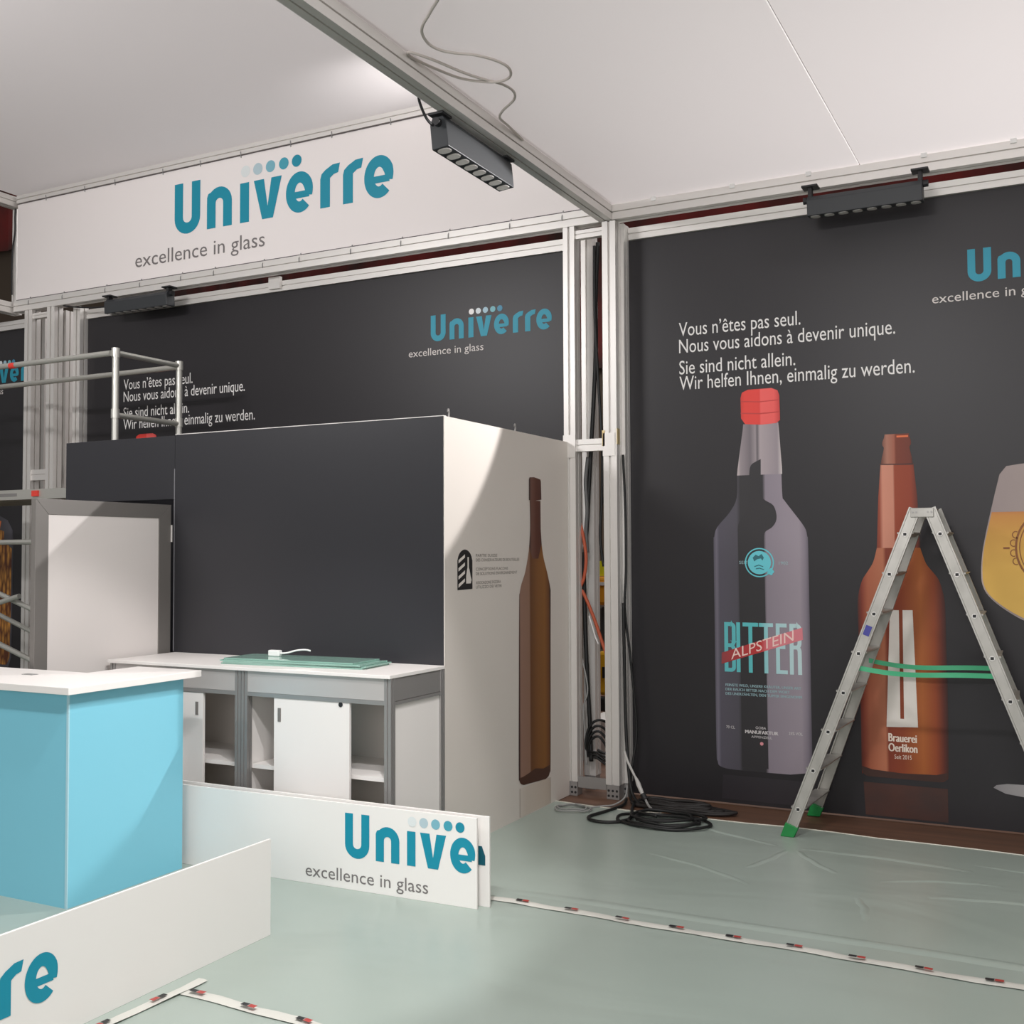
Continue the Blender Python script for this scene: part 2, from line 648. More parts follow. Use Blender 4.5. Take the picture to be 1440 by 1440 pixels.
# red drapes high on the hall wall
bm = BM()
for i in range(160):
    x = -26 + 40 * i / 160
    x2 = -26 + 40 * (i + 1) / 160
    ya, yb = 15.9 - 0.07 * (i % 2), 15.9 - 0.07 * ((i + 1) % 2)
    bm.faces.new([bm.verts.new(p) for p in ((x, ya, 4.6 if x > -17 else 8.3), (x2, yb, 4.6 if x > -17 else 8.3), (x2, yb, 9.8), (x, ya, 9.8))])
bmesh.ops.remove_doubles(bm, verts=bm.verts[:], dist=0.001)
dr = obj('hall_drape', bm, mat('red_drape', (128, 42, 40), 0.9, noise=((0.9, 1, 0.7), 0.25, (62, 42, 38))), recalc=False)
tag(dr, 'dark red drape glimpsed through the gaps above the banners', 'drape')

# ------------------------------------------------------------------ truss: columns, beams, rails


def column(posts, z1, cross, label, base_panel=None, y0=7.05):
    xs = [p[0] for p in posts]
    root = empty('truss_column', (sum(xs) / len(xs), y0 + 0.15, 0), label, 'column', 'aluminium truss columns')
    for (x, y, w_) in posts:
        obj('post', profile(BM(), (x, y, 0.10), (x, y, z1), w_, 0.1, 1, 1, 0.008, 0.02), ALU, root)
        b = BM()
        box(b, (x - w_ / 2 + 0.004, y - 0.046, 0.0), (x + w_ / 2 - 0.004, y + 0.046, 0.10))
        ft = obj('foot', b, ALU_D, root, bevel=0.003)
        b = BM()
        for ix in (-1, 0, 1):
            for iz in (0.025, 0.06):
                b2 = [(x + ix * w_ * 0.3, y - 0.046, iz), (x + ix * w_ * 0.3, y - 0.0475, iz)]
                tube(b, b2, 0.009, 8)
        obj('bolt_hole', b, BLACK, ft)
    for (a, b_, z, h) in cross:
        obj('crossbar', profile(BM(), a + (z,), b_ + (z,), 0.05, h, 1, 1, 0.005, 0.01), ALU, root)
    if base_panel:
        (xa, xb, za, zb) = base_panel
        obj('base_panel', box(BM(), (xa, y0 + 0.01, za), (xb, y0 + 0.03, zb)), ALU_D, root)
    return root


XA, XC = -3.175, -2.868
colm = column([(XA, 7.10, 0.088), (-3.14, 7.34, 0.09), (XC, 7.10, 0.1), (-2.845, 7.203, 0.1)], 4.02,
              [((XA + 0.044, 7.09), (XC - 0.05, 7.09), 2.455, 0.085), ((XA + 0.044, 7.09), (XC - 0.05, 7.09), 3.96, 0.06), ],
              'silver box truss column with cables beside the large bottle banner', (XA + 0.044, XC - 0.05, 0.06, 0.135))
for a_, b_ in (((-2.925, 7.044, 2.44), (-2.905, 7.05, 2.55)), ((-2.83, 7.05, 2.45), (-2.813, 7.10, 2.56))):
    obj('bracket', box(BM(), a_, b_), mat('brass_bracket', (210, 190, 140), 0.4, 0.5), colm)
for a_, b_ in (((-3.224, 7.044, 2.37), (-3.13, 7.05, 2.53)), ((-2.92, 7.044, 2.37), (-2.83, 7.05, 2.53))):
    obj('connector_plate', box(BM(), a_, b_), ALU, colm)

coll = column([(-8.79, 7.10, 0.1), (-8.90, 7.34, 0.1), (-8.485, 7.10, 0.1), (-8.515, 7.27, 0.07), (-8.278, 7.22, 0.09)], 4.02,
              [((-8.74, 7.09), (-8.535, 7.09), 2.45, 0.10), ((-8.74, 7.09), (-8.535, 7.09), 3.96, 0.05)],
              'silver truss column at far left behind the scaffold tower')
b = BM()
box(b, (-8.62, 7.20, 2.42), (-8.53, 7.225, 2.56))
obj('bracket', b, BLACK, coll)


def beam(name, p0, p1, label, group='aluminium truss beams', w_=0.1, h=0.105, cat='beam', tabs=None, up=None):
    mid = [(a + c) / 2 for a, c in zip(p0, p1)]
    o = obj(name, profile(BM(), p0, p1, w_, h, 1, 1, 0.005, 0.016, up), ALU, loc=mid)
    tag(o, label, cat, group)
    return o


Z1 = 4.078
bR = beam('truss_beam', (-2.84, 7.10, Z1), (2.9, 7.10, Z1), 'silver beam running above the big dark bottle banner')
bY = beam('truss_beam', (-2.892, 0.9, Z1), (-2.892, 7.15, Z1), 'silver overhead beam reaching from the column out over the aisle')
bL = beam('truss_beam', (-9.0, 7.10, Z1 - 0.003), (-2.942, 7.10, Z1 - 0.003), 'silver beam along the bottom of the long white banner')
bT = beam('truss_beam', (-9.0, 7.12, 5.115), (-2.9, 7.12, 5.115), 'silver beam along the top of the long white banner', h=0.075)
beam('truss_beam', (-9.07, 1.0, 5.10), (-9.07, 7.16, 5.10), 'upper silver beam leaving the left end of the white banner', h=0.10)
beam('truss_beam', (-9.07, 1.0, Z1 - 0.01), (-9.07, 7.16, Z1 - 0.01), 'lower silver beam leaving the left end of the white banner')
po = beam('truss_post', (-9.06, 7.13, 4.14), (-9.06, 7.13, 5.04), 'short silver upright at the left end of the white banner', None, w_=0.06, h=0.06, cat='post')
del_cable = tube(BM(), smooth_path([(-9.02, 7.075, 5.03), (-9.005, 7.06, 4.95), (-9.01, 7.065, 4.8), (-9.05, 7.075, 4.65), (-9.06, 7.075, 4.45), (-9.05, 7.07, 4.2)]), 0.008, 6)
tag(obj('cable', del_cable, BLACK, loc=(-9.03, 7.07, 4.6)), 'black cable drooping at the left end of the white banner', 'cable')

# fabric tabs that clip the ceilings to the beams
for y in (3.2, 3.85, 4.45, 5.05, 5.65, 6.2, 6.72):
    b = BM()
    box(b, (-2.8975, y, 4.1305), (-2.868, y + 0.03, 4.14))
    obj('fabric_clip', b, WHITEC, bY)
for x in (-2.55, -2.0, -1.5, -0.8, -0.3, 0.3):
    b = BM()
    box(b, (x, 7.043, 4.112), (x + 0.035, 7.05, 4.14))
    obj('fabric_clip', b, WHITEC, bR)


def rail(x0, x1, z, label):
    o = obj('banner_rail', profile(BM(), (x0, 7.262, z), (x1, 7.262, z), 0.06, 0.085, 1, 1, 0.004, 0.012), ALU, loc=((x0 + x1) / 2, 7.262, z))
    tag(o, label, 'rail', 'rails carrying the dark banners')
    return o


rail(-2.79, 2.8, 3.963, 'silver rail carrying the top of the large bottle banner at right')
rl = rail(-8.22, -3.24, 3.955, 'silver rail carrying the top of the middle dark banner')
rail(-13.0, -8.96, 3.955, 'silver rail carrying the top of the dark banner at far left')
b = BM()
box(b, (-6.02, 7.20, 3.93), (-5.90, 7.231, 4.03))
obj('hanger_block', b, ALU, rl)

# ------------------------------------------------------------------ banners
W = Plane((0, 7.26, 0), (1, 0, 0), (0, -1, 0))


def banner(x0, x1, z0, z1, label):
    o = obj('wall_banner', box(BM(), (x0, 7.26, z0), (x1, 7.285, z1)), DARK, loc=((x0 + x1) / 2, 7.26, z0))
    tag(o, label, 'banner', 'dark printed wall banners')
    return o


def slogan(o, x0, zs):
    rows = [("Vous n\u2019\u00eates pas seul.", 0.838), ('Nous vous aidons \u00e0 devenir unique.', 1.433), ('Sie sind nicht allein.', 0.80), ('Wir helfen Ihnen, einmalig zu werden.', 1.546)]
    for (t, wd), z in zip(rows, zs):
        words_of('slogan_word', o, W, t, x0, x0 + wd, z, 0.094, 0.0012, WTEXT)


bR_ = banner(-2.875, 3.0, 0.015, 3.92, 'dark banner with three giant bottles behind the stepladder')
bL_ = banner(-8.228, -3.24, 0.015, 3.912, 'middle dark banner above the black cabin wall')
bF_ = banner(-13.0, -8.96, 0.015, 3.912, 'dark banner at far left with a jar of orange sticks')
slogan(bR_, -2.43, (3.200, 3.082, 2.933, 2.824))
slogan(bL_, -7.757, (3.212, 3.100, 2.952, 2.846))
logo_parts(bR_, W, -0.564, 3.360, 0.457, 0.0012, TEAL_D, DOTS_D, PALET, -0.773, -0.10, 3.250)
logo_parts(bL_, W, -4.452, 3.351, 0.457, 0.0012, TEAL_D, DOTS_D, PALET, -4.656, -3.983, 3.244)
logo_parts(bF_, W, -9.865, 3.400, 0.457, 0.0012, TEAL_D, DOTS_D, PALET, -10.07, -9.40, 3.29, only=(0, 1, 2, 3, 4, 5, 6))

BIT_BODY = ramp_mat('print_dark_glass', [(0.0, (84, 80, 92)), (0.03, (112, 108, 122)), (0.06, (84, 80, 92)), (0.25, (78, 75, 84)), (0.29, (46, 44, 47)), (0.53, (44, 42, 45)), (0.56, (140, 131, 142)), (0.9, (154, 144, 154)), (0.965, (126, 118, 130)), (1.0, (84, 78, 88))])
BIT_NECK = ramp_mat('print_clear_glass', [(0.0, (196, 184, 184)), (0.08, (150, 140, 144)), (0.3, (116, 108, 114)), (0.42, (154, 144, 148)), (0.46, (96, 90, 96)), (0.52, (172, 160, 164)), (0.9, (150, 140, 146)), (1.0, (206, 196, 196))])
BIT_DARK = mat('print_black_reflection', (44, 42, 45), 0.55)
CAPR = ramp_mat('print_red_cap', [(0.0, (206, 54, 46)), (0.1, (228, 66, 56)), (0.48, (226, 64, 56)), (0.52, (238, 96, 92)), (0.85, (236, 92, 88)), (1.0, (196, 56, 54))])
CAPL = mat('print_cap_line', (196, 58, 54), 0.5)
CYAN = ramp_mat('print_cyan_letters', [(0.0, (96, 190, 196)), (0.45, (90, 196, 200)), (0.6, (170, 216, 220)), (1.0, (196, 220, 222))])
CYAN1 = mat('print_cyan', (104, 204, 216), 0.5)
CYAN2 = mat('print_cyan_dark', (44, 110, 120), 0.5)
REDB = ramp_mat('print_red_band', [(0.0, (150, 62, 66)), (0.2, (176, 52, 54)), (0.5, (196, 48, 50)), (0.58, (226, 128, 136)), (1.0, (220, 130, 140))])
SMALLT = mat('print_small_text', (150, 184, 190), 0.6)
FLOORREF = mat('print_reflection', (45, 41, 46), 0.42)


def bitter(o, dx=0.0):
    def S(pts): return [(a + dx, b) for a, b in pts]
    body = [(-2.030, 2.225), (-2.035, 2.065), (-2.083, 1.969), (-2.172, 1.868), (-2.194, 1.80), (-2.199, 1.74), (-2.197, 1.1), (-2.195, 0.382), (-2.187, 0.287), (-2.165, 0.252), (-2.06, 0.238),
            (-1.70, 0.238), (-1.592, 0.256), (-1.564, 0.29), (-1.556, 0.35), (-1.557, 0.661), (-1.560, 1.354), (-1.563, 1.75), (-1.568, 1.80), (-1.585, 1.86), (-1.664, 1.97), (-1.715, 2.04), (-1.727, 2.07), (-1.731, 2.225)]
    obj('printed_bottle', poly(BM(), W, S(soft(body[:12]) + soft(body[12:])), 0.0012), BIT_BODY, o, recalc=False)
    neck = [(-1.984, 2.56), (-1.988, 2.52), (-2.012, 2.36), (-2.026, 2.26), (-2.030, 2.215), (-1.726, 2.215), (-1.727, 2.26), (-1.734, 2.36), (-1.744, 2.52), (-1.748, 2.56)]
    obj('printed_neck', poly(BM(), W, S(neck), 0.0016), BIT_NECK, o, recalc=False)
    # black reflection that winds up through the shoulder into the neck
    band = [(-2.02, 0.262), (-2.022, 1.0), (-2.03, 1.85), (-2.02, 1.90), (-1.97, 1.98), (-1.95, 2.05), (-1.947, 2.22), (-1.935, 2.28), (-1.90, 2.305), (-1.868, 2.32), (-1.868, 2.10), (-1.85, 2.05), (-1.79, 2.01), (-1.768, 1.95), (-1.772, 1.90), (-1.80, 1.86), (-1.845, 1.83), (-1.853, 1.78), (-1.842, 0.262)]
    obj('printed_reflection', poly(BM(), W, S(band[:2] + soft(band[2:9]) + soft(band[9:18]) + band[18:]), 0.0022), BIT_DARK, o, recalc=False)
    cap = [(-1.998, 2.60), (-2.0, 2.74), (-1.99, 2.775), (-1.95, 2.792), (-1.79, 2.792), (-1.75, 2.775), (-1.738, 2.74), (-1.735, 2.575), (-1.76, 2.556), (-1.86, 2.55), (-1.97, 2.56)]
    cp = obj('printed_cap', poly(BM(), W, S(cap), 0.0022), CAPR, o, recalc=False)
    b = BM()
    ribbon(b, W, S([(-2.0, 2.715), (-1.87, 2.705), (-1.738, 2.71)]), 0.006, 0.0028)
    ribbon(b, W, S([(-2.0, 2.635), (-1.87, 2.625), (-1.736, 2.63)]), 0.008, 0.0028)
    obj('cap_line', b, CAPL, cp, recalc=False)
    # round emblem
    em = obj('printed_emblem', disc(BM(), W, -1.886 + dx, 1.627, 0.078, 0.0028, 28), CYAN1, o, recalc=False)
    b = ribbon(BM(), W, S(arc(-1.886, 1.627, 0.094, 0.094, 0, 360, 36)), 0.008, 0.0028)
    obj('emblem_ring', b, CYAN1, em, recalc=False)
    b = BM()
    poly(b, W, S([(-1.93, 1.66), (-1.91, 1.68), (-1.89, 1.67), (-1.87, 1.685), (-1.855, 1.66), (-1.865, 1.64), (-1.875, 1.655), (-1.90, 1.65), (-1.92, 1.635)]), 0.0034)
    ribbon(b, W, S([(-1.92, 1.60), (-1.89, 1.61), (-1.86, 1.60)]), 0.006, 0.0034)
    ribbon(b, W, S([(-1.91, 1.585), (-1.885, 1.59), (-1.855, 1.58)]), 0.006, 0.0034)
    obj('emblem_mark', b, CYAN2, em, recalc=False)
    b = BM()
    for k in range(5):
        disc(b, W, -1.812 + dx + 0.014 * math.cos(k * 1.257), 1.567 + 0.014 * math.sin(k * 1.257), 0.011, 0.0034, 8)
    obj('emblem_flower', b, CYAN1, em, recalc=False)
    obj('printed_text', text(BM(), W, 'SEIT', -2.023 + dx, -1.965 + dx, 1.618, 0.02, 0.0028), SMALLT, o, recalc=False)
    obj('printed_text', text(BM(), W, '1902', -1.755 + dx, -1.695 + dx, 1.614, 0.02, 0.0028), SMALLT, o, recalc=False)
    # tall narrow letters
    b = BM()
    t, z0, z1 = 0.026, 0.892, 1.225

    def st(p):
        ribbon(b, W, S(p), t, 0.0028)
    x = -2.131
    h = t / 2
    st([(x + h, z0), (x + h, z1)])
    st([(x, z1 - h), (x + 0.045, z1 - h)] + arc(x + 0.045, z1 - h - 0.02, 0.02, 0.02, 90, 0, 5) + [(x + 0.065, 1.10)] + arc(x + 0.045, 1.10, 0.02, 0.03, 0, -90, 5) + [(x, 1.07)])
    st([(x + 0.04, 1.07)] + arc(x + 0.045, 1.04, 0.02, 0.03, 90, 0, 5) + [(x + 0.065, z0 + 0.04)] + arc(x + 0.045, z0 + h + 0.02, 0.02, 0.02, 0, -90, 5) + [(x, z0 + h)])
    st([(-2.035, z0), (-2.035, z1)])
    for (xa, xb) in ((-2.005, -1.90), (-1.895, -1.80)):
        st([(xa, z1 - h), (xb, z1 - h)])
        st([((xa + xb) / 2, z0), ((xa + xb) / 2, z1)])
    x = -1.782
    st([(x + h, z0), (x + h, z1)])
    st([(x, z1 - h), (x + 0.072, z1 - h)])
    st([(x, 1.07), (x + 0.062, 1.07)])
    st([(x, z0 + h), (x + 0.076, z0 + h)])
    x = -1.692
    st([(x + h, z0), (x + h, z1)])
    st([(x, z1 - h), (x + 0.045, z1 - h)] + arc(x + 0.045, z1 - h - 0.02, 0.02, 0.02, 90, 0, 5) + [(x + 0.065, 1.11)] + arc(x + 0.045, 1.10, 0.02, 0.03, 0, -90, 5) + [(x, 1.07)])
    st([(x + 0.04, 1.07)] + arc(x + 0.045, 1.04, 0.02, 0.03, 90, 0, 5) + [(x + 0.066, z0)])
    obj('printed_title', b, CYAN, o, recalc=False)
    bd = obj('printed_band', poly(BM(), W, S([(-2.152, 0.942), (-2.150, 1.018), (-1.607, 1.202), (-1.604, 1.122)]), 0.0034), REDB, o, recalc=False)
    obj('band_lettering', text(BM(), W, 'ALPSTEIN', -2.085 + dx, -1.665 + dx, 0.974, 0.068, 0.0042, shear=0.338), mat('print_pink_text', (246, 214, 206), 0.5), bd, recalc=False)
    b = BM()
    for i, (tx, wd) in enumerate((('FEINSTE WILD, UNSERE KR\u00c4UTER, UNSER ART', 0.505), ('DER RAUCH BITTER NACH DEM WORT', 0.43), ('DES UNERZ\u00c4HLTEN, DEN TUPFER EINGENOMM', 0.51))):
        text(b, W, tx, -2.126 + dx, -2.126 + wd + dx, 0.795 - 0.029 * i, 0.017, 0.0028, bold=0.0006)
    obj('printed_paragraph', b, SMALLT, o, recalc=False)
    wtx = mat('print_white_text', (214, 210, 210), 0.6)
    b = BM()
    text(b, W, 'GOBA', -1.925 + dx, -1.855 + dx, 0.520, 0.017, 0.0028)
    text(b, W, 'MANUFAKTUR', -1.995 + dx, -1.775 + dx, 0.488, 0.022, 0.0028, bold=0.0015)
    text(b, W, 'APPENZELL', -1.955 + dx, -1.815 + dx, 0.460, 0.015, 0.0028)
    obj('printed_maker', b, wtx, o, recalc=False)
    obj('printed_text', text(BM(), W, '70 CL', -2.125 + dx, -2.065 + dx, 0.512, 0.018, 0.0028), wtx, o, recalc=False)
    obj('printed_text', text(BM(), W, '25% VOL', -1.705 + dx, -1.615 + dx, 0.498, 0.018, 0.0028), wtx, o, recalc=False)
    obj('printed_dot', disc(BM(), W, -1.885 + dx, 0.425, 0.012, 0.0028, 12), mat('print_pink_dot', (226, 150, 156), 0.6), o, recalc=False)
    obj('printed_floor_reflection', poly(BM(), W, S([(-2.16, 0.04), (-2.15, 0.2), (-1.6, 0.2), (-1.585, 0.04)]), 0.0012), FLOORREF, o, recalc=False)


BRN = ramp_mat('print_brown_glass', [(0.0, (66, 24, 15)), (0.05, (124, 44, 22)), (0.12, (168, 92, 62)), (0.30, (184, 112, 80)), (0.335, (128, 48, 22)), (0.5, (140, 60, 24)), (0.72, (172, 94, 38)), (0.86, (148, 66, 26)), (0.95, (92, 34, 19)), (1.0, (48, 23, 18))])
BRN_N = ramp_mat('print_brown_neck', [(0.0, (120, 50, 28)), (0.08, (150, 66, 40)), (0.16, (208, 140, 116)), (0.40, (204, 136, 112)), (0.44, (150, 62, 30)), (0.8, (146, 58, 28)), (0.94, (104, 40, 22)), (1.0, (70, 28, 20))])
BRN_T = ramp_mat('print_brown_lip', [(0.0, (92, 40, 26)), (0.2, (170, 116, 96)), (0.42, (160, 92, 70)), (0.48, (120, 50, 28)), (0.9, (110, 46, 28)), (1.0, (70, 34, 26))])


def brown(o, dx=0.0, offs=0.0012):
    def S(pts): return [(a + dx, b) for a, b in pts]
    body = [(-1.131, 1.72), (-1.154, 1.632), (-1.19, 1.57), (-1.222, 1.519), (-1.246, 1.44), (-1.255, 1.359), (-1.253, 1.223), (-1.246, 0.68), (-1.245, 0.32), (-1.235, 0.29), (-1.205, 0.272),
            (-0.78, 0.272), (-0.74, 0.29), (-0.729, 0.342), (-0.724, 0.713), (-0.728, 1.149), (-0.731, 1.368), (-0.744, 1.45), (-0.766, 1.522), (-0.80, 1.57), (-0.839, 1.625), (-0.87, 1.72)]
    obj('printed_bottle', poly(BM(), W, S(soft(body[:11]) + soft(body[11:])), offs), BRN, o, recalc=False)
    neck = [(-1.100, 2.25), (-1.117, 2.04), (-1.131, 1.722), (-1.128, 1.70), (-0.872, 1.70), (-0.870, 1.722), (-0.882, 2.034), (-0.902, 2.25)]
    obj('printed_neck', poly(BM(), W, S(neck), offs + 0.0004), BRN_N, o, recalc=False)
    lip = [(-1.098, 2.252), (-1.092, 2.29), (-1.078, 2.352), (-1.086, 2.372), (-1.086, 2.395), (-1.076, 2.42), (-1.072, 2.442), (-0.926, 2.442), (-0.922, 2.42), (-0.914, 2.395), (-0.914, 2.372), (-0.923, 2.352), (-0.910, 2.29), (-0.904, 2.252)]
    lp = obj('printed_lip', poly(BM(), W, S(soft(lip[:7]) + soft(lip[7:])), offs + 0.0008), BRN_T, o, recalc=False)
    obj('lip_ring', ribbon(BM(), W, S([(-1.106, 2.252), (-0.898, 2.246)]), 0.007, offs + 0.0014), mat('print_ring', (70, 34, 26), 0.5), lp, recalc=False)
    base = [(-1.245, 0.335), (-1.243, 0.31), (-1.235, 0.29), (-1.205, 0.272), (-0.78, 0.272), (-0.74, 0.29), (-0.729, 0.335), (-0.80, 0.315), (-1.0, 0.308), (-1.18, 0.318)]
    obj('printed_base', poly(BM(), W, S(base), offs + 0.0008), mat('print_brown_base', (62, 34, 26), 0.5), o, recalc=False)
    b = BM()
    ribbon(b, W, S([(-1.0, 2.425), (-0.93, 2.425)]), 0.012, offs + 0.0014)
    obj('lip_highlight', b, mat('print_lip_highlight', (226, 110, 60), 0.5), lp, recalc=False)
    b = BM()
    wt = [(-1.058, 1.328), (-1.0, 1.326), (-1.004, 0.650), (-0.986, 0.648), (-0.978, 1.328), (-0.922, 1.329), (-0.902, 0.600), (-1.090, 0.592)]
    poly(b, W, S([(-1.058, 1.328), (-1.004, 1.327), (-1.006, 0.648), (-1.006, 0.595), (-1.090, 0.592)]), offs + 0.001)
    poly(b, W, S([(-0.982, 1.328), (-0.922, 1.329), (-0.902, 0.600), (-0.984, 0.597), (-0.984, 0.648)]), offs + 0.001)
    poly(b, W, S([(-1.006, 0.595), (-1.006, 0.648), (-0.984, 0.648), (-0.984, 0.597)]), offs + 0.001)
    obj('printed_label', b, mat('print_label_white', (234, 228, 220), 0.5), o, recalc=False)
    b = BM()
    text(b, W, 'Brauerei', -1.078 + dx, -0.912 + dx, 0.503, 0.05, offs + 0.001, bold=0.002)
    text(b, W, 'Oerlikon', -1.079 + dx, -0.909 + dx, 0.441, 0.05, offs + 0.001, bold=0.002)
    text(b, W, 'Seit 2015', -1.045 + dx, -0.943 + dx, 0.396, 0.026, offs + 0.001)
    obj('printed_text', b, mat('print_label_text', (236, 222, 208), 0.5), o, recalc=False)
    refl = [(-1.225, 0.03), (-1.235, 0.235), (-0.735, 0.235), (-0.735, 0.03)]
    obj('printed_floor_reflection', poly(BM(), W, S(refl), offs), mat('print_brown_reflection', (88, 46, 32), 0.45, noise=((3, 1, 5), 0.7, (52, 38, 36))), o, recalc=False)


def beer_glass(o, dx=0.0):
    def S(pts): return [(a + dx, b) for a, b in pts]
    L = [(-0.369, 2.212), (-0.402, 2.17), (-0.412, 2.145), (-0.462, 1.936), (-0.500, 1.76), (-0.516, 1.654), (-0.521, 1.57), (-0.516, 1.495), (-0.483, 1.425), (-0.406, 1.353), (-0.30, 1.285), (-0.2, 1.25), (-0.1, 1.235)]
    cx = -0.04

    def mir(p): return [(2 * cx - a, b) for a, b in reversed(p)]
    L = soft(L)
    top = [(-0.1, 2.235), (-0.2, 2.232), (-0.3, 2.222)]
    obj('printed_glass', poly(BM(), W, S(top + L + mir(top + L)), 0.0012), ramp_mat('print_glass_grey', [(0.0, (196, 178, 172)), (0.05, (158, 144, 142)), (0.5, (170, 156, 150)), (1.0, (190, 176, 170))]), o, recalc=False)
    LB = [(-0.455, 1.935), (-0.495, 1.755), (-0.510, 1.654), (-0.514, 1.57), (-0.509, 1.50), (-0.478, 1.432), (-0.402, 1.362), (-0.297, 1.297), (-0.2, 1.265), (-0.1, 1.25)]
    obj('printed_beer', poly(BM(), W, S(soft(LB) + mir(soft(LB))), 0.0020), ramp_mat('print_beer', [(0.0, (228, 186, 92)), (0.5, (224, 178, 84)), (0.8, (212, 160, 74)), (0.97, (204, 142, 70)), (1.0, (196, 130, 76))], axis=2), o, recalc=False)
    b = BM()
    cx2, cz = -0.16, 1.715
    ribbon(b, W, S(arc(cx2, cz, 0.165, 0.21, 0, 360, 40)), 0.012, 0.0028)
    ribbon(b, W, S(arc(cx2, cz, 0.145, 0.19, 0, 360, 40)), 0.006, 0.0028)
    for dz in (-0.08, -0.03, 0.03, 0.08):
        ribbon(b, W, S(arc(-0.345 + abs(dz) * 0.25, cz + dz, 0.018, 0.02, 60, 300, 10)), 0.006, 0.0028)
    ribbon(b, W, S([(-0.395, cz), (-0.36, cz)]), 0.012, 0.0028)
    ribbon(b, W, S([(-0.26, 1.66), (-0.24, 1.74), (-0.2, 1.80)]), 0.02, 0.0028)
    obj('printed_crest', b, mat('print_crest_brown', (140, 84, 34), 0.5), o, recalc=False)
    b = poly(BM(), W, S([(-0.477, 0.268), (-0.46, 0.285), (-0.4, 0.297), (-0.1, 0.305), (0.02, 0.305), (0.32, 0.297), (0.38, 0.285), (0.397, 0.268), (0.33, 0.235), (0.1, 0.212), (-0.18, 0.212), (-0.41, 0.238)]), 0.0012)
    obj('printed_foot', b, ramp_mat('print_glass_foot', [(0.0, (140, 138, 140)), (0.2, (176, 174, 174)), (0.6, (120, 118, 120)), (1.0, (100, 98, 100))]), o, recalc=False)
    b = poly(BM(), W, S([(-0.075, 0.30), (-0.06, 0.6), (-0.055, 1.24), (-0.025, 1.24), (-0.02, 0.6), (-0.005, 0.30)]), 0.0018)
    obj('printed_stem', b, mat('print_glass_stem', (130, 126, 128), 0.5), o, recalc=False)


bitter(bR_)
brown(bR_)
beer_glass(bR_)
bitter(bL_, -5.60)
# jar of orange sticks on the far left banner
b = poly(BM(), W, [(-9.98, 1.1), (-9.98, 1.85), (-9.9, 2.02), (-9.78, 2.09), (-9.6, 2.11), (-9.44, 2.09), (-9.31, 2.04), (-9.235, 1.94), (-9.222, 1.84), (-9.228, 1.1), (-9.235, 0.7), (-9.28, 0.6), (-9.9, 0.6), (-9.97, 0.7)], 0.0012)
obj('printed_jar', b, ramp_mat('print_jar_glass', [(0.0, (60, 58, 64)), (0.7, (66, 64, 70)), (0.95, (84, 82, 90)), (1.0, (60, 58, 64))]), bF_, recalc=False)
sm = bpy.data.materials.new('print_orange_sticks')
sm.use_nodes = True
nt = sm.node_tree
b_ = nt.nodes['Principled BSDF']
tc = nt.nodes.new('ShaderNodeTexCoord')
mp = nt.nodes.new('ShaderNodeMapping')
mp.inputs['Rotation'].default_value = (0, 0.5, 0)
mp.inputs['Scale'].default_value = (30, 1, 9)
vo = nt.nodes.new('ShaderNodeTexVoronoi')
vo.inputs['Scale'].default_value = 1.0
rp = nt.nodes.new('ShaderNodeValToRGB')
rp.color_ramp.elements[0].color = lin((236, 166, 74))
rp.color_ramp.elements[1].color = lin((96, 48, 22))
rp.color_ramp.elements[1].position = 0.75
nt.links.new(tc.outputs['Object'], mp.inputs[0])
nt.links.new(mp.outputs[0], vo.inputs['Vector'])
nt.links.new(vo.outputs['Distance'], rp.inputs[0])
nt.links.new(rp.outputs[0], b_.inputs['Base Color'])
b = poly(BM(), W, [(-9.96, 0.7), (-9.96, 1.75), (-9.7, 1.9), (-9.42, 1.95), (-9.36, 1.93), (-9.355, 1.80), (-9.30, 1.80), (-9.245, 1.76), (-9.25, 1.1), (-9.26, 0.7), (-9.3, 0.63), (-9.9, 0.63)], 0.002)
obj('printed_sticks', b, sm, bF_, recalc=False)
b = poly(BM(), W, [(-9.96, 1.76), (-9.7, 1.9), (-9.42, 1.95), (-9.40, 2.03), (-9.5, 2.07), (-9.9, 1.98)], 0.0026)
obj('printed_stick_heap', b, mat('print_orange', (196, 110, 60), 0.5), bF_, recalc=False)

# ------------------------------------------------------------------ long white banner
WB = Plane((0, 7.075, 0), (1, 0, 0), (0, -1, 0))
wb_ = obj('fascia_banner', box(BM(), (-8.985, 7.075, 4.135), (-2.945, 7.087, 5.07)), WHITE_F, loc=(-6, 7.075, 4.135))
tag(wb_, 'long white overhead banner with teal wordmark', 'banner')
logo_parts(wb_, WB, -6.962, 4.490, 1.0, 0.0015, TEAL, DOTS_L, GREYT, -7.43, -5.955, 4.262)
for k in range(13):
    x = -8.75 + 0.46 * k + random.uniform(-0.06, 0.06)
    obj('cable_tie', tube(BM(), [(x, 7.072, 4.15), (x, 7.045, 4.10), (x, 7.046, 4.07)], 0.0045, 6), GREYC, wb_)
for k in range(12):
    x = -8.6 + 0.48 * k + random.uniform(-0.06, 0.06)
    obj('cable_tie', tube(BM(), [(x, 7.072, 5.05), (x, 7.066, 5.10)], 0.0045, 6), GREYC, wb_)
b = BM()
tube(b, [(-8.98, 7.07, 4.137), (-2.95, 7.07, 4.137)], 0.004, 6)
tube(b, [(-8.98, 7.07, 5.068), (-2.95, 7.07, 5.068)], 0.004, 6)
obj('hem_cord', b, mat('hem_cord', (90, 84, 84), 0.6), wb_)

# ------------------------------------------------------------------ flood bars


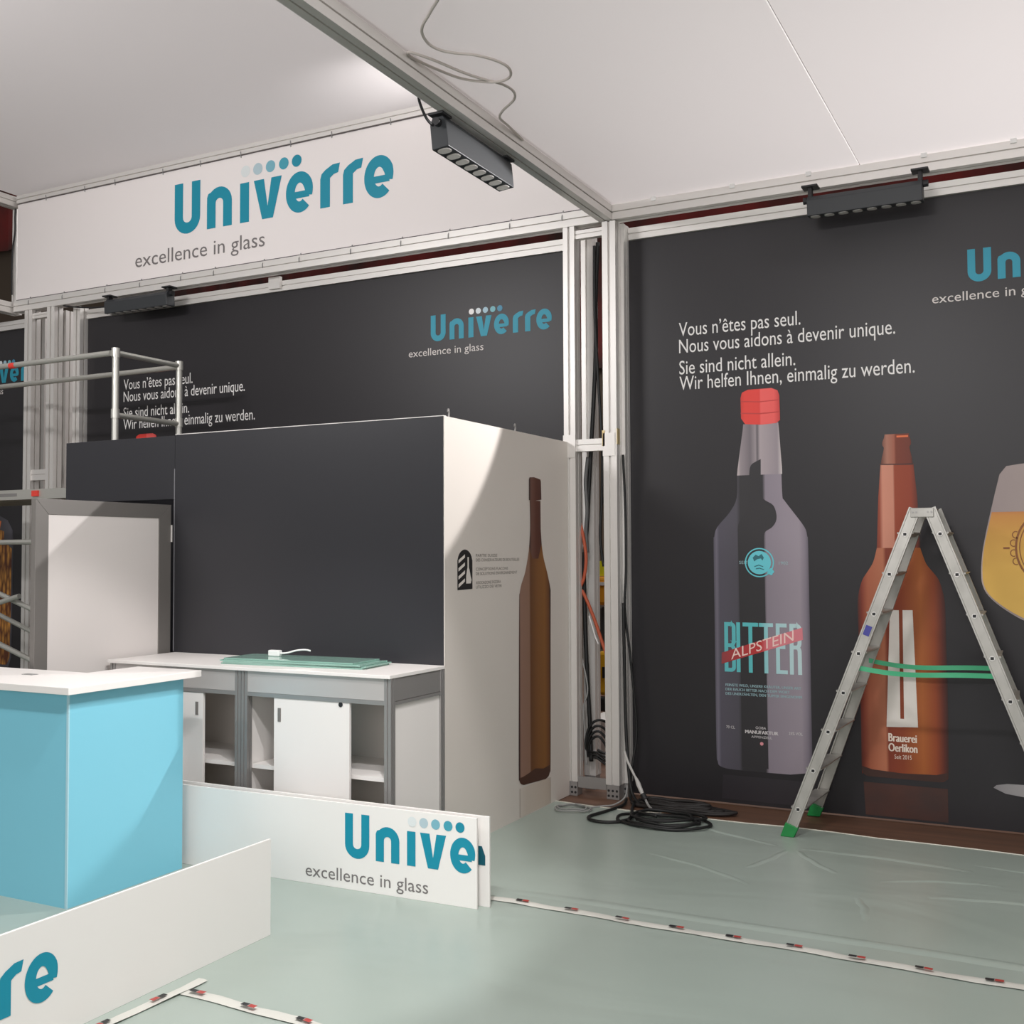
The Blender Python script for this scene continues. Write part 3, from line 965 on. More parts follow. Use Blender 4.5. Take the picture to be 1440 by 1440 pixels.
def flood_bar(axis, c0, c1, side, z, label, tilt, dark=LAMPB, beam_z=4.025, hh=0.062):
    """bar along axis; side = (coordinate of its middle across the axis); tilt turns the lens face"""
    L = c1 - c0
    mid = (c0 + c1) / 2
    loc = (mid, side, z) if axis == 'x' else (side, mid, z)
    root = empty('flood_light', loc, label, 'flood light', 'dark flood light bars under the beams')

    def P(a, b, c):      # along, across, up, turned by tilt
        cb, sb = math.cos(tilt), math.sin(tilt)
        b, c = b * cb - c * sb, b * sb + c * cb
        return (mid + a, side + b, z + c) if axis == 'x' else (side + b, mid + a, z + c)
    hw = 0.05
    sec = [(-hw, -hh), (hw, -hh), (hw, hh * 0.55), (hw * 0.55, hh), (-hw * 0.55, hh), (-hw, hh * 0.55)]
    b = BM()
    A = [b.verts.new(P(-L / 2, p, q)) for p, q in sec]
    B = [b.verts.new(P(L / 2, p, q)) for p, q in sec]
    n = len(sec)
    for i in range(n):
        b.faces.new((A[i], A[(i + 1) % n], B[(i + 1) % n], B[i]))
    b.faces.new(A)
    b.faces.new(B)
    body = obj('housing', b, dark, root, bevel=0.004)
    for k in range(8):
        a0 = -L / 2 + L * (k + 0.17) / 8
        a1 = -L / 2 + L * (k + 0.83) / 8
        b = BM()
        pts = []
        for (sa, sb_) in ((1, 0.4), (0.8, 0.8), (0.4, 1), (-0.4, 1), (-0.8, 0.8), (-1, 0.4), (-1, -0.4), (-0.8, -0.8), (-0.4, -1), (0.4, -1), (0.8, -0.8), (1, -0.4)):
            pts.append(((a0 + a1) / 2 + (a1 - a0) / 2 * sa, sb_ * hw * 0.72))
        lo = [b.verts.new(P(p, q, -hh - 0.003)) for p, q in pts]
        hi = [b.verts.new(P(p, q, -hh + 0.001)) for p, q in pts]
        for i in range(12):
            b.faces.new((lo[i], lo[(i + 1) % 12], hi[(i + 1) % 12], hi[i]))
        b.faces.new(lo)
        b.faces.new(hi)
        obj('lens', b, LENS, root)
    for s in (-1, 1):
        e = s * (L / 2 - 0.015)

        def Q(a, b, c): return (mid + a, side + b, c) if axis == 'x' else (side + b, mid + a, c)
        b = BM()
        w_ = 0.012
        hexa(b, [Q(e - w_, -0.03, z + 0.03), Q(e + w_, -0.03, z + 0.03), Q(e + w_, 0.03, z + 0.03), Q(e - w_, 0.03, z + 0.03), Q(e - w_, -0.025, beam_z - 0.012), Q(e + w_, -0.025, beam_z - 0.012), Q(e + w_, 0.025, beam_z - 0.012), Q(e - w_, 0.025, beam_z - 0.012)])
        box_a, box_b = Q(e - 0.05, -0.045, beam_z - 0.014), Q(e + 0.05, 0.045, beam_z - 0.001)
        box(b, tuple(map(min, box_a, box_b)), tuple(map(max, box_a, box_b)))
        br = obj('bracket', b, BLACK, root, bevel=0.002)
        b = tube(BM(), [Q(e + s * 0.008, 0, z + 0.045), Q(e + s * 0.045, 0, z + 0.045)], 0.022, 12)
        obj('knob', b, BLACK, br)
    return root


flood_bar('x', -1.475, -0.785, 7.00, 3.890, 'dark flood bar hanging above the bottle banner at right', 0.09)
flood_bar('x', -7.70, -6.95, 7.02, 3.92, 'dark flood bar above the middle banner near the scaffold', 0.06)
fb = flood_bar('y', 4.90, 5.66, -2.955, 3.930, 'dark flood bar with eight lenses on the overhead beam', 0.10, hh=0.090)
tag(obj('cable', tube(BM(), smooth_path([(-2.965, 4.86, 3.95), (-2.97, 4.80, 3.97), (-2.975, 4.74, 4.04), (-2.955, 4.70, 4.10)]), 0.008, 6), BLACK, loc=(-2.97, 4.8, 3.98)), 'short black lead of the flood bar on the overhead beam', 'cable')
tag(obj('cable', tube(BM(), smooth_path([(-7.70, 7.06, 3.94), (-7.95, 7.06, 3.955), (-8.2, 7.07, 3.99), (-8.35, 7.08, 4.02)]), 0.007, 6), BLACK, loc=(-8, 7.06, 3.96)), 'black lead running left from the flood bar near the scaffold', 'cable')

# cable under the fabric, its pale colour imitating a shadow seen through it
zc = 4.118
pts = [(-2.30, 3.90), (-2.42, 4.02), (-2.53, 4.12), (-2.64, 4.228), (-2.68, 4.34), (-2.67, 4.43), (-2.622, 4.504), (-2.55, 4.575), (-2.49, 4.68), (-2.47, 4.77), (-2.50, 4.85), (-2.56, 4.88), (-2.64, 4.86), (-2.74, 4.77), (-2.80, 4.62), (-2.835, 4.47), (-2.828, 4.40), (-2.80, 4.40), (-2.75, 4.52), (-2.70, 4.70), (-2.65, 4.83), (-2.59, 4.93), (-2.575, 5.03), (-2.62, 5.12), (-2.73, 5.21), (-2.80, 5.30), (-2.815, 5.42), (-2.83, 5.56), (-2.838, 5.66)]
cc = obj('cable', tube(BM(), smooth_path([(x, y, zc + 0.004 * math.sin(i)) for i, (x, y) in enumerate(pts)], 6), 0.007, 8), mat('cable_shadow_tone', (196, 188, 182), 0.6), loc=(-2.6, 4.7, zc))
tag(cc, 'cable coloured like its own shadow, curling across the right ceiling fabric beside the beam', 'cable')

# ------------------------------------------------------------------ cabin
PX, PY, PZ = -3.19, 5.345, 2.482
cab = empty('cabin_wall', (-4.7, PY, 0), 'black front wall of the storage cabin behind the white sideboard', 'wall panel')
obj('panel', box(BM(), (-5.242, PY, 0.004), (PX - 0.005, PY + 0.03, PZ)), DARK_P, cab, bevel=0.002)
obj('header_panel', box(BM(), (-6.262, PY + 0.002, 2.06), (-5.246, PY + 0.032, PZ - 0.004)), DARK_P, cab, bevel=0.002)
obj('top_edge', box(BM(), (-5.24, PY - 0.001, PZ), (PX - 0.005, PY + 0.0305, PZ + 0.004)), WHITE, cab)
obj('edge_strip', box(BM(), (-5.2465, PY - 0.003, 1.07), (-5.2405, PY + 0.005, 2.26)), mat('grey_edge', (120, 120, 124), 0.5), cab)
tag(obj('cabin_wall', box(BM(), (-6.29, PY + 0.04, 0.004), (-6.264, 7.02, PZ)), DARK_P, loc=(-6.277, 6.2, 0)), 'side wall of the storage cabin next to the scaffold', 'wall panel')

b = BM()
plan = [(PX - 0.03, PY + 0.031), (PX - 0.0045, PY + 0.031), (PX - 0.0045, PY + 0.0005), (PX, PY + 0.0005), (PX, 7.045), (PX - 0.03, 7.045)]
lo = [b.verts.new((x, y, 0.004)) for x, y in plan]
hi = [b.verts.new((x, y, PZ)) for x, y in plan]
b.faces.new(lo[::-1])
b.faces.new(hi)
for i in range(6):
    b.faces.new((lo[i], lo[(i + 1) % 6], hi[(i + 1) % 6], hi[i]))
sp = obj('side_panel', b, PANEL_W, loc=(PX, 6.2, 0))
tag(sp, 'white cabin side panel printed with a tall brown bottle', 'wall panel')
for y in (5.42, 6.26):
    b = tube(BM(), smooth_path([(PX - 0.015, y, PZ - 0.01), (PX - 0.012, y, PZ + 0.03), (PX - 0.01, y - 0.012, PZ + 0.045), (PX - 0.004, y - 0.025, PZ + 0.03)]), 0.006, 6)
    obj('hook', b, ALU_D, sp)
S_ = Plane((PX, 0, 0), (0, 1, 0), (1, 0, 0))
BOT = ramp_mat('print_tall_bottle', [(0.0, (48, 34, 34)), (0.03, (70, 48, 44)), (0.07, (150, 116, 100)), (0.33, (146, 112, 92)), (0.37, (104, 64, 34)), (0.6, (130, 84, 40)), (0.8, (140, 92, 42)), (0.93, (112, 68, 34)), (0.97, (64, 36, 26)), (1.0, (48, 28, 24))], axis=1)
bl = [(6.437, 2.045), (6.440, 1.85), (6.418, 1.71), (6.365, 1.575), (6.312, 1.50), (6.285, 1.44), (6.277, 1.38), (6.268, 0.914), (6.260, 0.307), (6.268, 0.25), (6.290, 0.222), (6.330, 0.208),
      (6.655, 0.187), (6.70, 0.197), (6.722, 0.224), (6.735, 0.30), (6.745, 1.106), (6.750, 1.40), (6.745, 1.46), (6.70, 1.56), (6.632, 1.69), (6.600, 1.853), (6.597, 2.045)]
bt = obj('printed_bottle', poly(BM(), S_, soft(bl[:12]) + soft(bl[12:]), 0.0012), BOT, sp, recalc=False)
NECK = ramp_mat('print_tall_neck', [(0.0, (52, 36, 34)), (0.2, (110, 74, 62)), (0.35, (104, 66, 54)), (0.6, (90, 48, 34)), (0.9, (84, 44, 32)), (1.0, (44, 30, 28))], axis=1)
obj('printed_neck', poly(BM(), S_, [(6.440, 2.045), (6.442, 1.86), (6.425, 1.74), (6.47, 1.66), (6.56, 1.66), (6.612, 1.76), (6.599, 1.86), (6.597, 2.045)], 0.0018), NECK, sp, recalc=False)
obj('printed_lip', poly(BM(), S_, [(6.422, 2.045), (6.424, 2.18), (6.432, 2.195), (6.50, 2.2), (6.595, 2.19), (6.604, 2.175), (6.610, 2.055), (6.52, 2.045)], 0.0024), NECK, sp, recalc=False)
obj('printed_base', poly(BM(), S_, [(6.266, 0.262), (6.290, 0.222), (6.330, 0.208), (6.655, 0.187), (6.70, 0.197), (6.722, 0.224), (6.728, 0.27), (6.62, 0.262), (6.5, 0.285), (6.4, 0.27), (6.32, 0.262)], 0.0018), mat('print_bottle_base', (74, 44, 30), 0.5), sp, recalc=False)
obj('printed_floor_reflection', poly(BM(), S_, [(6.27, 0.012), (6.27, 0.195), (6.735, 0.185), (6.735, 0.012)], 0.001), ramp_mat('print_pale_reflection', [(0.0, (172, 160, 150)), (0.04, (214, 204, 194)), (0.2, (206, 194, 182)), (0.8, (204, 190, 176)), (0.96, (196, 182, 168)), (1.0, (180, 168, 158))], axis=1), sp, recalc=False)
ic = obj('printed_badge', poly(BM(), S_, [(5.489, 1.484), (5.489, 1.66)] + arc(5.577, 1.645, 0.088, 0.075, 170, 10, 10) + [(5.666, 1.66), (5.666, 1.487)], 0.0012), mat('print_black', (36, 34, 34), 0.5), sp, recalc=False)
b = BM()
for k in range(4):
    z = 1.506 + 0.047 * k
    poly(b, S_, [(5.500, z - 0.008), (5.575, z + 0.026), (5.575, z + 0.045), (5.500, z + 0.012)], 0.002)
poly(b, S_, [(5.590, 1.52), (5.590, 1.565), (5.600, 1.60), (5.606, 1.615), (5.606, 1.675), (5.622, 1.675), (5.622, 1.615), (5.630, 1.60), (5.642, 1.565), (5.655, 1.54), (5.645, 1.52)], 0.002)
obj('badge_mark', b, mat('print_badge_white', (226, 220, 212), 0.5), ic, recalc=False)
b = BM()
for (tx, x1, z) in (('PARTIE SUISSE', 5.98, 1.676), ('DES CONSERVATEURS DE BOUTEILLES', 6.28, 1.649), ('CONCEPTIONS FLACONS', 6.122, 1.594), ('DE SOLUTIONS ENVIRONNEMENT', 6.25, 1.567), ('ASSOCIAZIONE SVIZZERA', 6.025, 1.513), ('UTILIZZO DEI VETRI', 6.035, 1.487)):
    text(b, S_, tx, 5.709, x1, z, 0.017, 0.0012)
obj('printed_text', b, mat('print_grey_text', (128, 122, 116), 0.6), sp, recalc=False)

# open door with the wide metal frame
dx0, dx1, dy0, dy1 = -5.30, -5.262, 4.286, 5.335
door = empty('door_1', (-5.28, dy1, 0.004), 'open white cabin door in a wide silver frame', 'door')
door['kind'] = 'structure'
obj('leaf', box(BM(), (dx0 + 0.006, dy0 + 0.08, 0.1), (dx1 - 0.006, dy1 - 0.1, 1.95)), mat('door_white', (224, 218, 214), 0.4), door)
fw, ft = 0.09, 0.09
zt = 2.022
for nm, pts_ in (('stile', ((dy0, 0.01), (dy0 + fw, 0.01 + ft), (dy0 + fw, zt - ft), (dy0, zt))), ('stile', ((dy1, 0.01), (dy1, zt), (dy1 - 0.105, zt - ft), (dy1 - 0.105, 0.01 + ft))),
                 ('top_rail', ((dy0, zt), (dy0 + fw, zt - ft), (dy1 - 0.105, zt - ft), (dy1, zt))), ('bottom_rail', ((dy0, 0.01), (dy1, 0.01), (dy1 - 0.105, 0.01 + ft), (dy0 + fw, 0.01 + ft)))):
    b = BM()
    lo = [b.verts.new((dx0, y, z)) for y, z in pts_]
    hi = [b.verts.new((dx1, y, z)) for y, z in pts_]
    b.faces.new(lo)
    b.faces.new(hi)
    for i in range(4):
        b.faces.new((lo[i], lo[(i + 1) % 4], hi[(i + 1) % 4], hi[i]))
    obj(nm, b, mat('door_frame_grey', (132, 128, 124), 0.42, 0.4), door, bevel=0.002)
for z in (0.3, 1.78):
    obj('hinge', tube(BM(), [(-5.256, dy1 - 0.002, z), (-5.256, dy1 - 0.002, z + 0.11)], 0.006, 8), ALU, door)

# ------------------------------------------------------------------ sideboard
WZ = 1.045
FY = 4.794
wt = obj('worktop', box(BM(), (-5.225, 4.782, WZ), (-3.185, 5.340, WZ + 0.019)), WHITE, loc=(-4.2, 5.06, WZ), bevel=0.002)
tag(wt, 'long white worktop lying across the two low cabinets', 'worktop')


def cabinet(x0, x1, label, ends, flip=False):
    root = empty('low_cabinet', ((x0 + x1) / 2, 5.06, 0.004), label, 'cabinet', 'low white cabinets with sliding doors')
    pw = 0.042
    for px in (x0 + pw / 2, x1 - pw / 2):
        for py in (FY + pw / 2, 5.34 - pw / 2):
            obj('post', profile(BM(), (px, py, 0.004), (px, py, WZ - 0.001), pw, pw, 1, 1, 0.004, 0.006), ALU_D, root)
    obj('apron', box(BM(), (x0 + pw, FY + 0.004, 0.928), (x1 - pw, FY + 0.022, WZ - 0.002)), mat('apron_grey', (196, 192, 189), 0.35, 0.3), root)
    b = BM()
    box(b, (x0 + pw, FY + 0.002, 0.905), (x1 - pw, FY + 0.03, 0.927))
    obj('door_track', b, ALU_D, root)
    obj('bottom_track', box(BM(), (x0 + pw, FY + 0.002, 0.05), (x1 - pw, FY + 0.03, 0.075)), ALU_D, root)
    obj('back_panel', box(BM(), (x0 + pw, 5.30, 0.03), (x1 - pw, 5.312, WZ - 0.002)), INNER, root)
    obj('bottom_board', box(BM(), (x0 + pw, FY + 0.035, 0.05), (x1 - pw, 5.299, 0.069)), INNER, root)
    obj('shelf', box(BM(), (x0 + pw, FY + 0.045, 0.497), (x1 - pw, 5.299, 0.519)), WHITE, root)
    for e in (0, 1):
        xa = x0 + 0.012 if e == 0 else x1 - 0.028
        sd = obj('side_panel', box(BM(), (xa, FY + pw, 0.05), (xa + 0.016, 5.34 - pw, WZ - 0.002)), WHITE, root)
    if ends:
        obj('side_apron', box(BM(), (x1 - 0.011, FY + pw, 0.925), (x1 - 0.003, 5.34 - pw, WZ - 0.002)), ALU_D, root)
        obj('side_rail', box(BM(), (x1 - 0.012, FY + pw, 0.905), (x1 - 0.001, 5.34 - pw, 0.922)), ALU_D, root)
    da = x0 + 0.228
    dr_ = obj('door', box(BM(), (da, FY + 0.006, 0.076), (da + 0.508, FY + 0.024, 0.904)), WHITE, root, bevel=0.001)
    hx, lx = (da + 0.452, da + 0.05) if flip else (da + 0.028, da + 0.452)
    obj('handle', box(BM(), (hx, FY + 0.003, 0.775), (hx + 0.02, FY + 0.0062, 0.85)), mat('handle_grey', (120, 116, 112), 0.4), dr_)
    obj('lock', tube(BM(), [(lx, FY + 0.002, 0.893), (lx, FY + 0.0065, 0.893)], 0.013, 14), BLACK, dr_)
    return root


cabinet(-4.190, -3.187, 'right low white cabinet with its sliding door centred', True)
cabinet(-5.215, -4.194, 'left low white cabinet partly hidden by the blue counter', False, True)

# glass sheets on the worktop
GL = bpy.data.materials.new('green_glass')
GL.use_nodes = True
gb = GL.node_tree.nodes['Principled BSDF']
gb.inputs['Base Color'].default_value = lin((170, 212, 198))
gb.inputs['Roughness'].default_value = 0.05
gb.inputs['Transmission Weight'].default_value = 0.35
gb.inputs['IOR'].default_value = 1.45
zg = WZ + 0.0195
glz = []
for k in range(4):
    ang = math.radians(4.0 + (0.6, 1.6, 0.2, -0.8)[k])
    cx, cy = -3.96 + (0.0, 0.012, -0.008, -0.03)[k], 5.065 + (0, 0.004, -0.004, 0.006)[k]
    ux, uy = math.cos(ang), math.sin(ang)
    hl, hw_ = 0.47 if k < 3 else 0.44, 0.15 if k < 3 else 0.14
    c = [(cx + sx * hl * ux - sy * hw_ * uy, cy + sx * hl * uy + sy * hw_ * ux) for sx, sy in ((-1, -1), (1, -1), (1, 1), (-1, 1))]
    b = BM()
    hexa(b, [(x, y, zg) for x, y in c] + [(x, y, zg + 0.008) for x, y in c])
    o = obj('glass_sheet', b, GL, loc=(cx, cy, zg), bevel=0.001)
    tag(o, ['lowest green glass sheet of the stack, lying on the white worktop', 'second green glass sheet from the bottom of the worktop stack', 'third green glass sheet from the bottom of the worktop stack', 'topmost green glass sheet, carrying the white plug box'][k], 'glass sheet', 'glass sheets stacked on the worktop')
    zg += 0.0083
pl = empty('cable_plug', (-4.2, 5.10, zg), 'small white plug box with its cord lying on the green glass', 'plug')
obj('plug_body', box(BM(), (-4.245, 5.085, zg), (-4.165, 5.12, zg + 0.036)), WHITEC, pl, bevel=0.006)
obj('cord', tube(BM(), smooth_path([(-4.166, 5.102, zg + 0.018), (-4.12, 5.11, zg + 0.022), (-4.07, 5.13, zg + 0.036), (-4.02, 5.15, zg + 0.040), (-3.99, 5.16, zg + 0.034)]), 0.005, 8), WHITEC, pl)

# ------------------------------------------------------------------ blue counter
ct = empty('reception_counter', (-4.5, 4.0, 0.004), 'light blue reception counter with a white top', 'counter')
obj('front_panel', box(BM(), (-6.2, 3.73, 0.004), (-4.345, 3.75, 1.030)), BLUE, ct)
obj('end_panel', box(BM(), (-4.352, 3.734, 0.004), (-4.332, 4.49, 1.030)), BLUE, ct)
obj('corner_strip', box(BM(), (-4.345, 3.7285, 0.004), (-4.3305, 3.735, 1.03)), mat('pale_blue_edge', (176, 216, 228), 0.4), ct)
obj('inner_panel', box(BM(), (-6.2, 4.14, 0.004), (-4.70, 4.16, 1.030)), WHITE, ct)
obj('inner_end_panel', box(BM(), (-4.70, 4.14, 0.004), (-4.68, 4.49, 1.030)), WHITE, ct)
obj('end_cap', box(BM(), (-4.70, 4.47, 0.004), (-4.352, 4.49, 1.030)), BLUE, ct)
b = BM()
outl = [(-6.25, 3.676), (-4.272, 3.676), (-4.262, 4.555), (-4.735, 4.555), (-4.735, 4.197), (-6.25, 4.197)]
lo = [b.verts.new((x, y, 1.031)) for x, y in outl]
hi = [b.verts.new((x, y, 1.066)) for x, y in outl]
b.faces.new(lo[::-1])
b.faces.new(hi)
for i in range(6):
    b.faces.new((lo[i], lo[(i + 1) % 6], hi[(i + 1) % 6], hi[i]))
obj('counter_top', b, WHITE, ct, bevel=0.002)
sc_ = obj('counter_mark', box(BM(), (-4.98, 3.98, 1.0665), (-4.90, 4.02, 1.069)), GREYC, loc=(-4.94, 4.0, 1.0665))
tag(sc_, 'thin grey strip lying on the counter top at the left edge', 'strip')

# ------------------------------------------------------------------ loose sign boards
dB = Vector((1.226, 0.029, 0)).normalized()
nB = Vector((dB.y, -dB.x, 0))
oB = Vector((-2.571, 4.603, 0))
SB = Plane(oB, dB, nB)


def board(pl, a0, a1, z0, z1, th, label):
    p = [pl.P(a0, z0, 0), pl.P(a1, z0, 0), pl.P(a1, z0, -th), pl.P(a0, z0, -th), pl.P(a0, z1, 0), pl.P(a1, z1, 0), pl.P(a1, z1, -th), pl.P(a0, z1, -th)]
    b = BM()
    hexa(b, p)
    o = obj('sign_board', b, WHITE_B, loc=pl.P((a0 + a1) / 2, z0, 0), bevel=0.0015)
    tag(o, label, 'sign board', 'loose white sign boards standing on the floor')
    return o


s1 = board(SB, -2.05, 0.0, 0.004, 0.434, 0.012, 'white sign board standing before the sideboard, logo cut off at its right end')
sB = 1.0 * (0.75 / 1.512)
logo_parts(s1, SB, -0.754, 0.166, sB, 0.001, TEAL, DOTS_L, GREYT, -0.998, -0.268, 0.042, only=(0, 1, 2, 3, 4))
SB2 = Plane(oB + Vector((0.030, 0.052, 0)), Vector((1.226, 0.012, 0)), Vector((0.012, -1.226, 0)))
s2 = board(SB2, -2.0, 0.010, 0.004, 0.434, 0.012, 'second white sign board, standing just behind the one with the cut-off logo')
b = BM()
poly(b, SB2, [(-0.05, 0.20), (-0.012, 0.20), (-0.012, 0.245), (-0.03, 0.29), (-0.05, 0.29)], 0.001)
obj('logo', b, mat('logo_dark_teal', (0, 84, 100), 0.5), s2, recalc=False)
SA = Plane((-3.225, 0, 0), (0, 1, 0), (1, 0, 0))
s3 = board(SA, 1.75, 3.89, 0.004, 0.428, 0.012, 'white sign board at the lower left, standing before the blue counter')
sA = sB
logo_parts(s3, SA, 2.745 - 2.293 * sA, 0.149, sA, 0.001, TEAL, DOTS_L, GREYT, 1.37, 2.1, 0.05, only=(4, 5, 6, 7), dots_on=False, tag_on=False)

# ------------------------------------------------------------------ barrier tape on the film


def tape(p0, p1, label, dashes, wid=0.05):
    p0, p1 = Vector((*p0, 0.0075)), Vector((*p1, 0.0075))
    d = p1 - p0
    L = d.length
    d.normalize()
    s = Vector((-d.y, d.x, 0))
    n = int(L / 0.05)
    b = BM()
    prev = None

    def edge(t):
        wv = 0.006 * math.sin(t * 5.1) + 0.004 * math.sin(t * 13.7)
        return p0 + d * t + s * (wid / 2 + wv), p0 + d * t - s * (wid / 2 - wv)
    for i in range(n + 1):
        t = L * i / n
        e0, e1 = edge(t)
        zz = 0.004 * abs(math.sin(t * 9.0)) + random.uniform(0, 0.002)
        a = b.verts.new(e0 + Vector((0, 0, zz)))
        c = b.verts.new((e0 + e1) / 2 + Vector((0, 0, zz * 1.8)))
        q = b.verts.new(e1 + Vector((0, 0, random.uniform(0, 0.002))))
        if prev:
            b.faces.new((prev[0], prev[1], c, a))
            b.faces.new((prev[1], prev[2], q, c))
        prev = (a, c, q)
    o = obj('barrier_tape', b, TAPEW, loc=p0, smooth=True)
    tag(o, label, 'tape', 'red and white barrier tape on the floor')
    t = dashes
    while t < L - 0.07:
        for (o0, m_mat) in ((0.0, BLACK), (0.035, TAPER)):
            b = BM()
            q = []
            for k in range(3):
                e0, e1 = edge(t + o0 + 0.033 * k / 2)
                m_ = (e0 + e1) / 2
                q.append((b.verts.new(m_ + (e0 - m_) * 0.45 + Vector((0, 0, 0.0145))), b.verts.new(m_ + (e1 - m_) * 0.45 + Vector((0, 0, 0.0145)))))
            for x, y in zip(q, q[1:]):
                b.faces.new((x[0], x[1], y[1], y[0]))
            obj('black_mark' if o0 == 0 else 'red_mark', b, m_mat, o, recalc=False)
        t += 0.262
    return o


tape((-2.60, 4.775), (1.2, 4.70), 'red and white tape line running right from the cut-off sign board', 0.15)
tape((-3.10, 3.232), (-0.6, 3.15), 'red and white tape line near the bottom edge, right of the left sign board', 0.03)
tape((-3.125, 3.36), (-3.185, 2.0), 'red and white tape line along the foot of the left sign board', 0.2)

# ------------------------------------------------------------------ stepladder
lad = empty('stepladder', (-0.79, 6.89, 0.004), 'aluminium double stepladder with green straps before the bottle banner', 'ladder')
ztop = 1.945


def lp(side, rear, z):
    """centre of a stile: side -1 = left leg, +1 = right leg"""
    k = z / ztop
    x = (-1.566 + 0.736 * k) if side < 0 else (-0.014 - 0.736 * k)
    if rear:
        x += (0.03 if side < 0 else -0.03) * (1 - k)
    y = (7.185 - 0.165 * k) if rear else (6.60 + 0.12 * k)
    return Vector((x, y, z))


for side in (-1, 1):
    for rear in (False, True):
        p0, p1 = lp(side, rear, 0.05), lp(side, rear, ztop)
        d = (p1 - p0).normalized()
        wv = Vector((0, 1, 0)).cross(d).normalized()       # across the stile, in x-z
        dv = d.cross(wv).normalized()
        hw_, hd = 0.034, 0.0125
        b = BM()
        sec = [(-hw_, -hd), (-hw_ + 0.008, -hd), (-hw_ + 0.010, -hd + 0.003), (hw_ - 0.010, -hd + 0.003), (hw_ - 0.008, -hd), (hw_, -hd), (hw_, hd), (hw_ - 0.006, hd), (hw_ - 0.006, -hd + 0.005), (-hw_ + 0.006, -hd + 0.005), (-hw_ + 0.006, hd), (-hw_, hd)]
        if rear:
            sec = [(x, -y) for x, y in sec]
        # build the channel with its web on the outside
        A = [b.verts.new(p0 + wv * x + Vector((0, 1, 0)) * y) for x, y in sec]
        B = [b.verts.new(p1 + wv * x + Vector((0, 1, 0)) * y) for x, y in sec]
        n = len(sec)
        for i in range(n):
            b.faces.new((A[i], A[(i + 1) % n], B[(i + 1) % n], B[i]))
        b.faces.new(A)
        b.faces.new(B)
        st_ = obj('stile', b, ALU_L, lad)
        yo = -1 if not rear else 1
        # rung ends, dark in the middle
        for k in range(8):
            q = lp(side, rear, 0.17 + 0.2325 * k)
            b = BM()
            c0 = q + Vector((0, yo * 0.0126, 0))
            t_ = tube(b, [c0, c0 + Vector((0, yo * 0.003, 0))], 0.015, 8)
            e = obj('rung_end', b, ALU, st_)
            b = BM()
            box(b, tuple(c0 + Vector((-0.009, -0.004 if yo < 0 else 0.0, -0.008))), tuple(c0 + Vector((0.009, 0.0 if yo < 0 else 0.004, 0.008))))
            obj('rung_hole', b, BLACK, st_)
        pf = lp(side, rear, 0.0)
        b = BM()
        q0, q1 = pf + Vector((0, 0, 0.004)), lp(side, rear, 0.075)
        sh = [(-hw_ - 0.006, -hd - 0.006), (hw_ + 0.006, -hd - 0.006), (hw_ + 0.006, hd + 0.006), (-hw_ - 0.006, hd + 0.006)]
        hexa(b, [Vector((q0.x + x, q0.y + y, 0.005)) for x, y in sh] + [q1 + wv * x + Vector((0, 1, 0)) * y for x, y in sh])
        obj('foot', b, GREENP, lad, bevel=0.004)
    for k in range(8):
        z = 0.17 + 0.2325 * k
        a, c = lp(side, False, z), lp(side, True, z)
        b = BM()
        o_ = -side
        ins = 0.0
        # flat tread, standing horizontally
        sec = [(-0.045, 0.012), (0.045, 0.012), (0.045, 0.004), (0.014, -0.014), (-0.014, -0.014), (-0.045, 0.004)]
        A = [b.verts.new(a + Vector((x, 0.006, zz))) for x, zz in sec]
        B = [b.verts.new(c + Vector((x, -0.006, zz))) for x, zz in sec]
        for i in range(6):
            b.faces.new((A[i], A[(i + 1) % 6], B[(i + 1) % 6], B[i]))
        b.faces.new(A)
        b.faces.new(B)
        obj('rung', b, ALU_L, lad)
for rear in (False, True):
    l, r_ = lp(-1, rear, ztop - 0.03), lp(1, rear, ztop - 0.03)
    y = l.y + (-0.016 if not rear else 0.016)
    b = BM()
    box(b, (l.x - 0.012, y - 0.003, ztop - 0.05), (r_.x + 0.012, y + 0.003, ztop + 0.004))
    hg = obj('hinge_plate', b, ALU_L, lad, bevel=0.006)
    b = BM()
    for x in (l.x, l.x + 0.02, r_.x - 0.02, r_.x):
        tube(b, [(x, y - 0.007, ztop - 0.02), (x, y + 0.007, ztop - 0.02)], 0.006, 8)
    obj('rivet', b, ALU_D, hg)
b = BM()
box(b, (lp(-1, False, ztop).x - 0.02, 6.735, ztop - 0.004), (lp(1, False, ztop).x + 0.02, 7.005, ztop + 0.006))
obj('top_hinge', b, ALU_L, lad, bevel=0.004)
for (rear, zz) in ((False, 1.0), (True, 1.0)):
    a, c = lp(-1, rear, zz + 0.02), lp(1, rear, zz)
    dy = 0.0
    pts_ = [a + (c - a) * t + Vector((0, 0, -0.020 * math.sin(PI * t) - 0.008 * math.sin(PI * 2 * t))) for t in [i / 14 for i in range(15)]]
    b = BM()
    prev = None
    for i, p in enumerate(pts_):
        tw = 0.25 * math.sin(i * 0.9)
        v0, v1 = p + Vector((0, 0.004 + 0.006 * tw, 0.014)), p + Vector((0, 0.004 - 0.006 * tw, -0.014))
        ring = [b.verts.new(v0 + Vector((0, -0.0012, 0))), b.verts.new(v1 + Vector((0, -0.0012, 0))), b.verts.new(v1 + Vector((0, 0.0012, 0))), b.verts.new(v0 + Vector((0, 0.0012, 0)))]
        if prev:
            for j in range(4):
                b.faces.new((prev[j], prev[(j + 1) % 4], ring[(j + 1) % 4], ring[j]))
        else:
            b.faces.new(ring)
        prev = ring
    b.faces.new(prev)
    obj('strap', b, GREENS, lad)
q = lp(-1, False, 1.235)
b = BM()
d = (lp(-1, False, 1.3) - lp(-1, False, 1.2)).normalized()
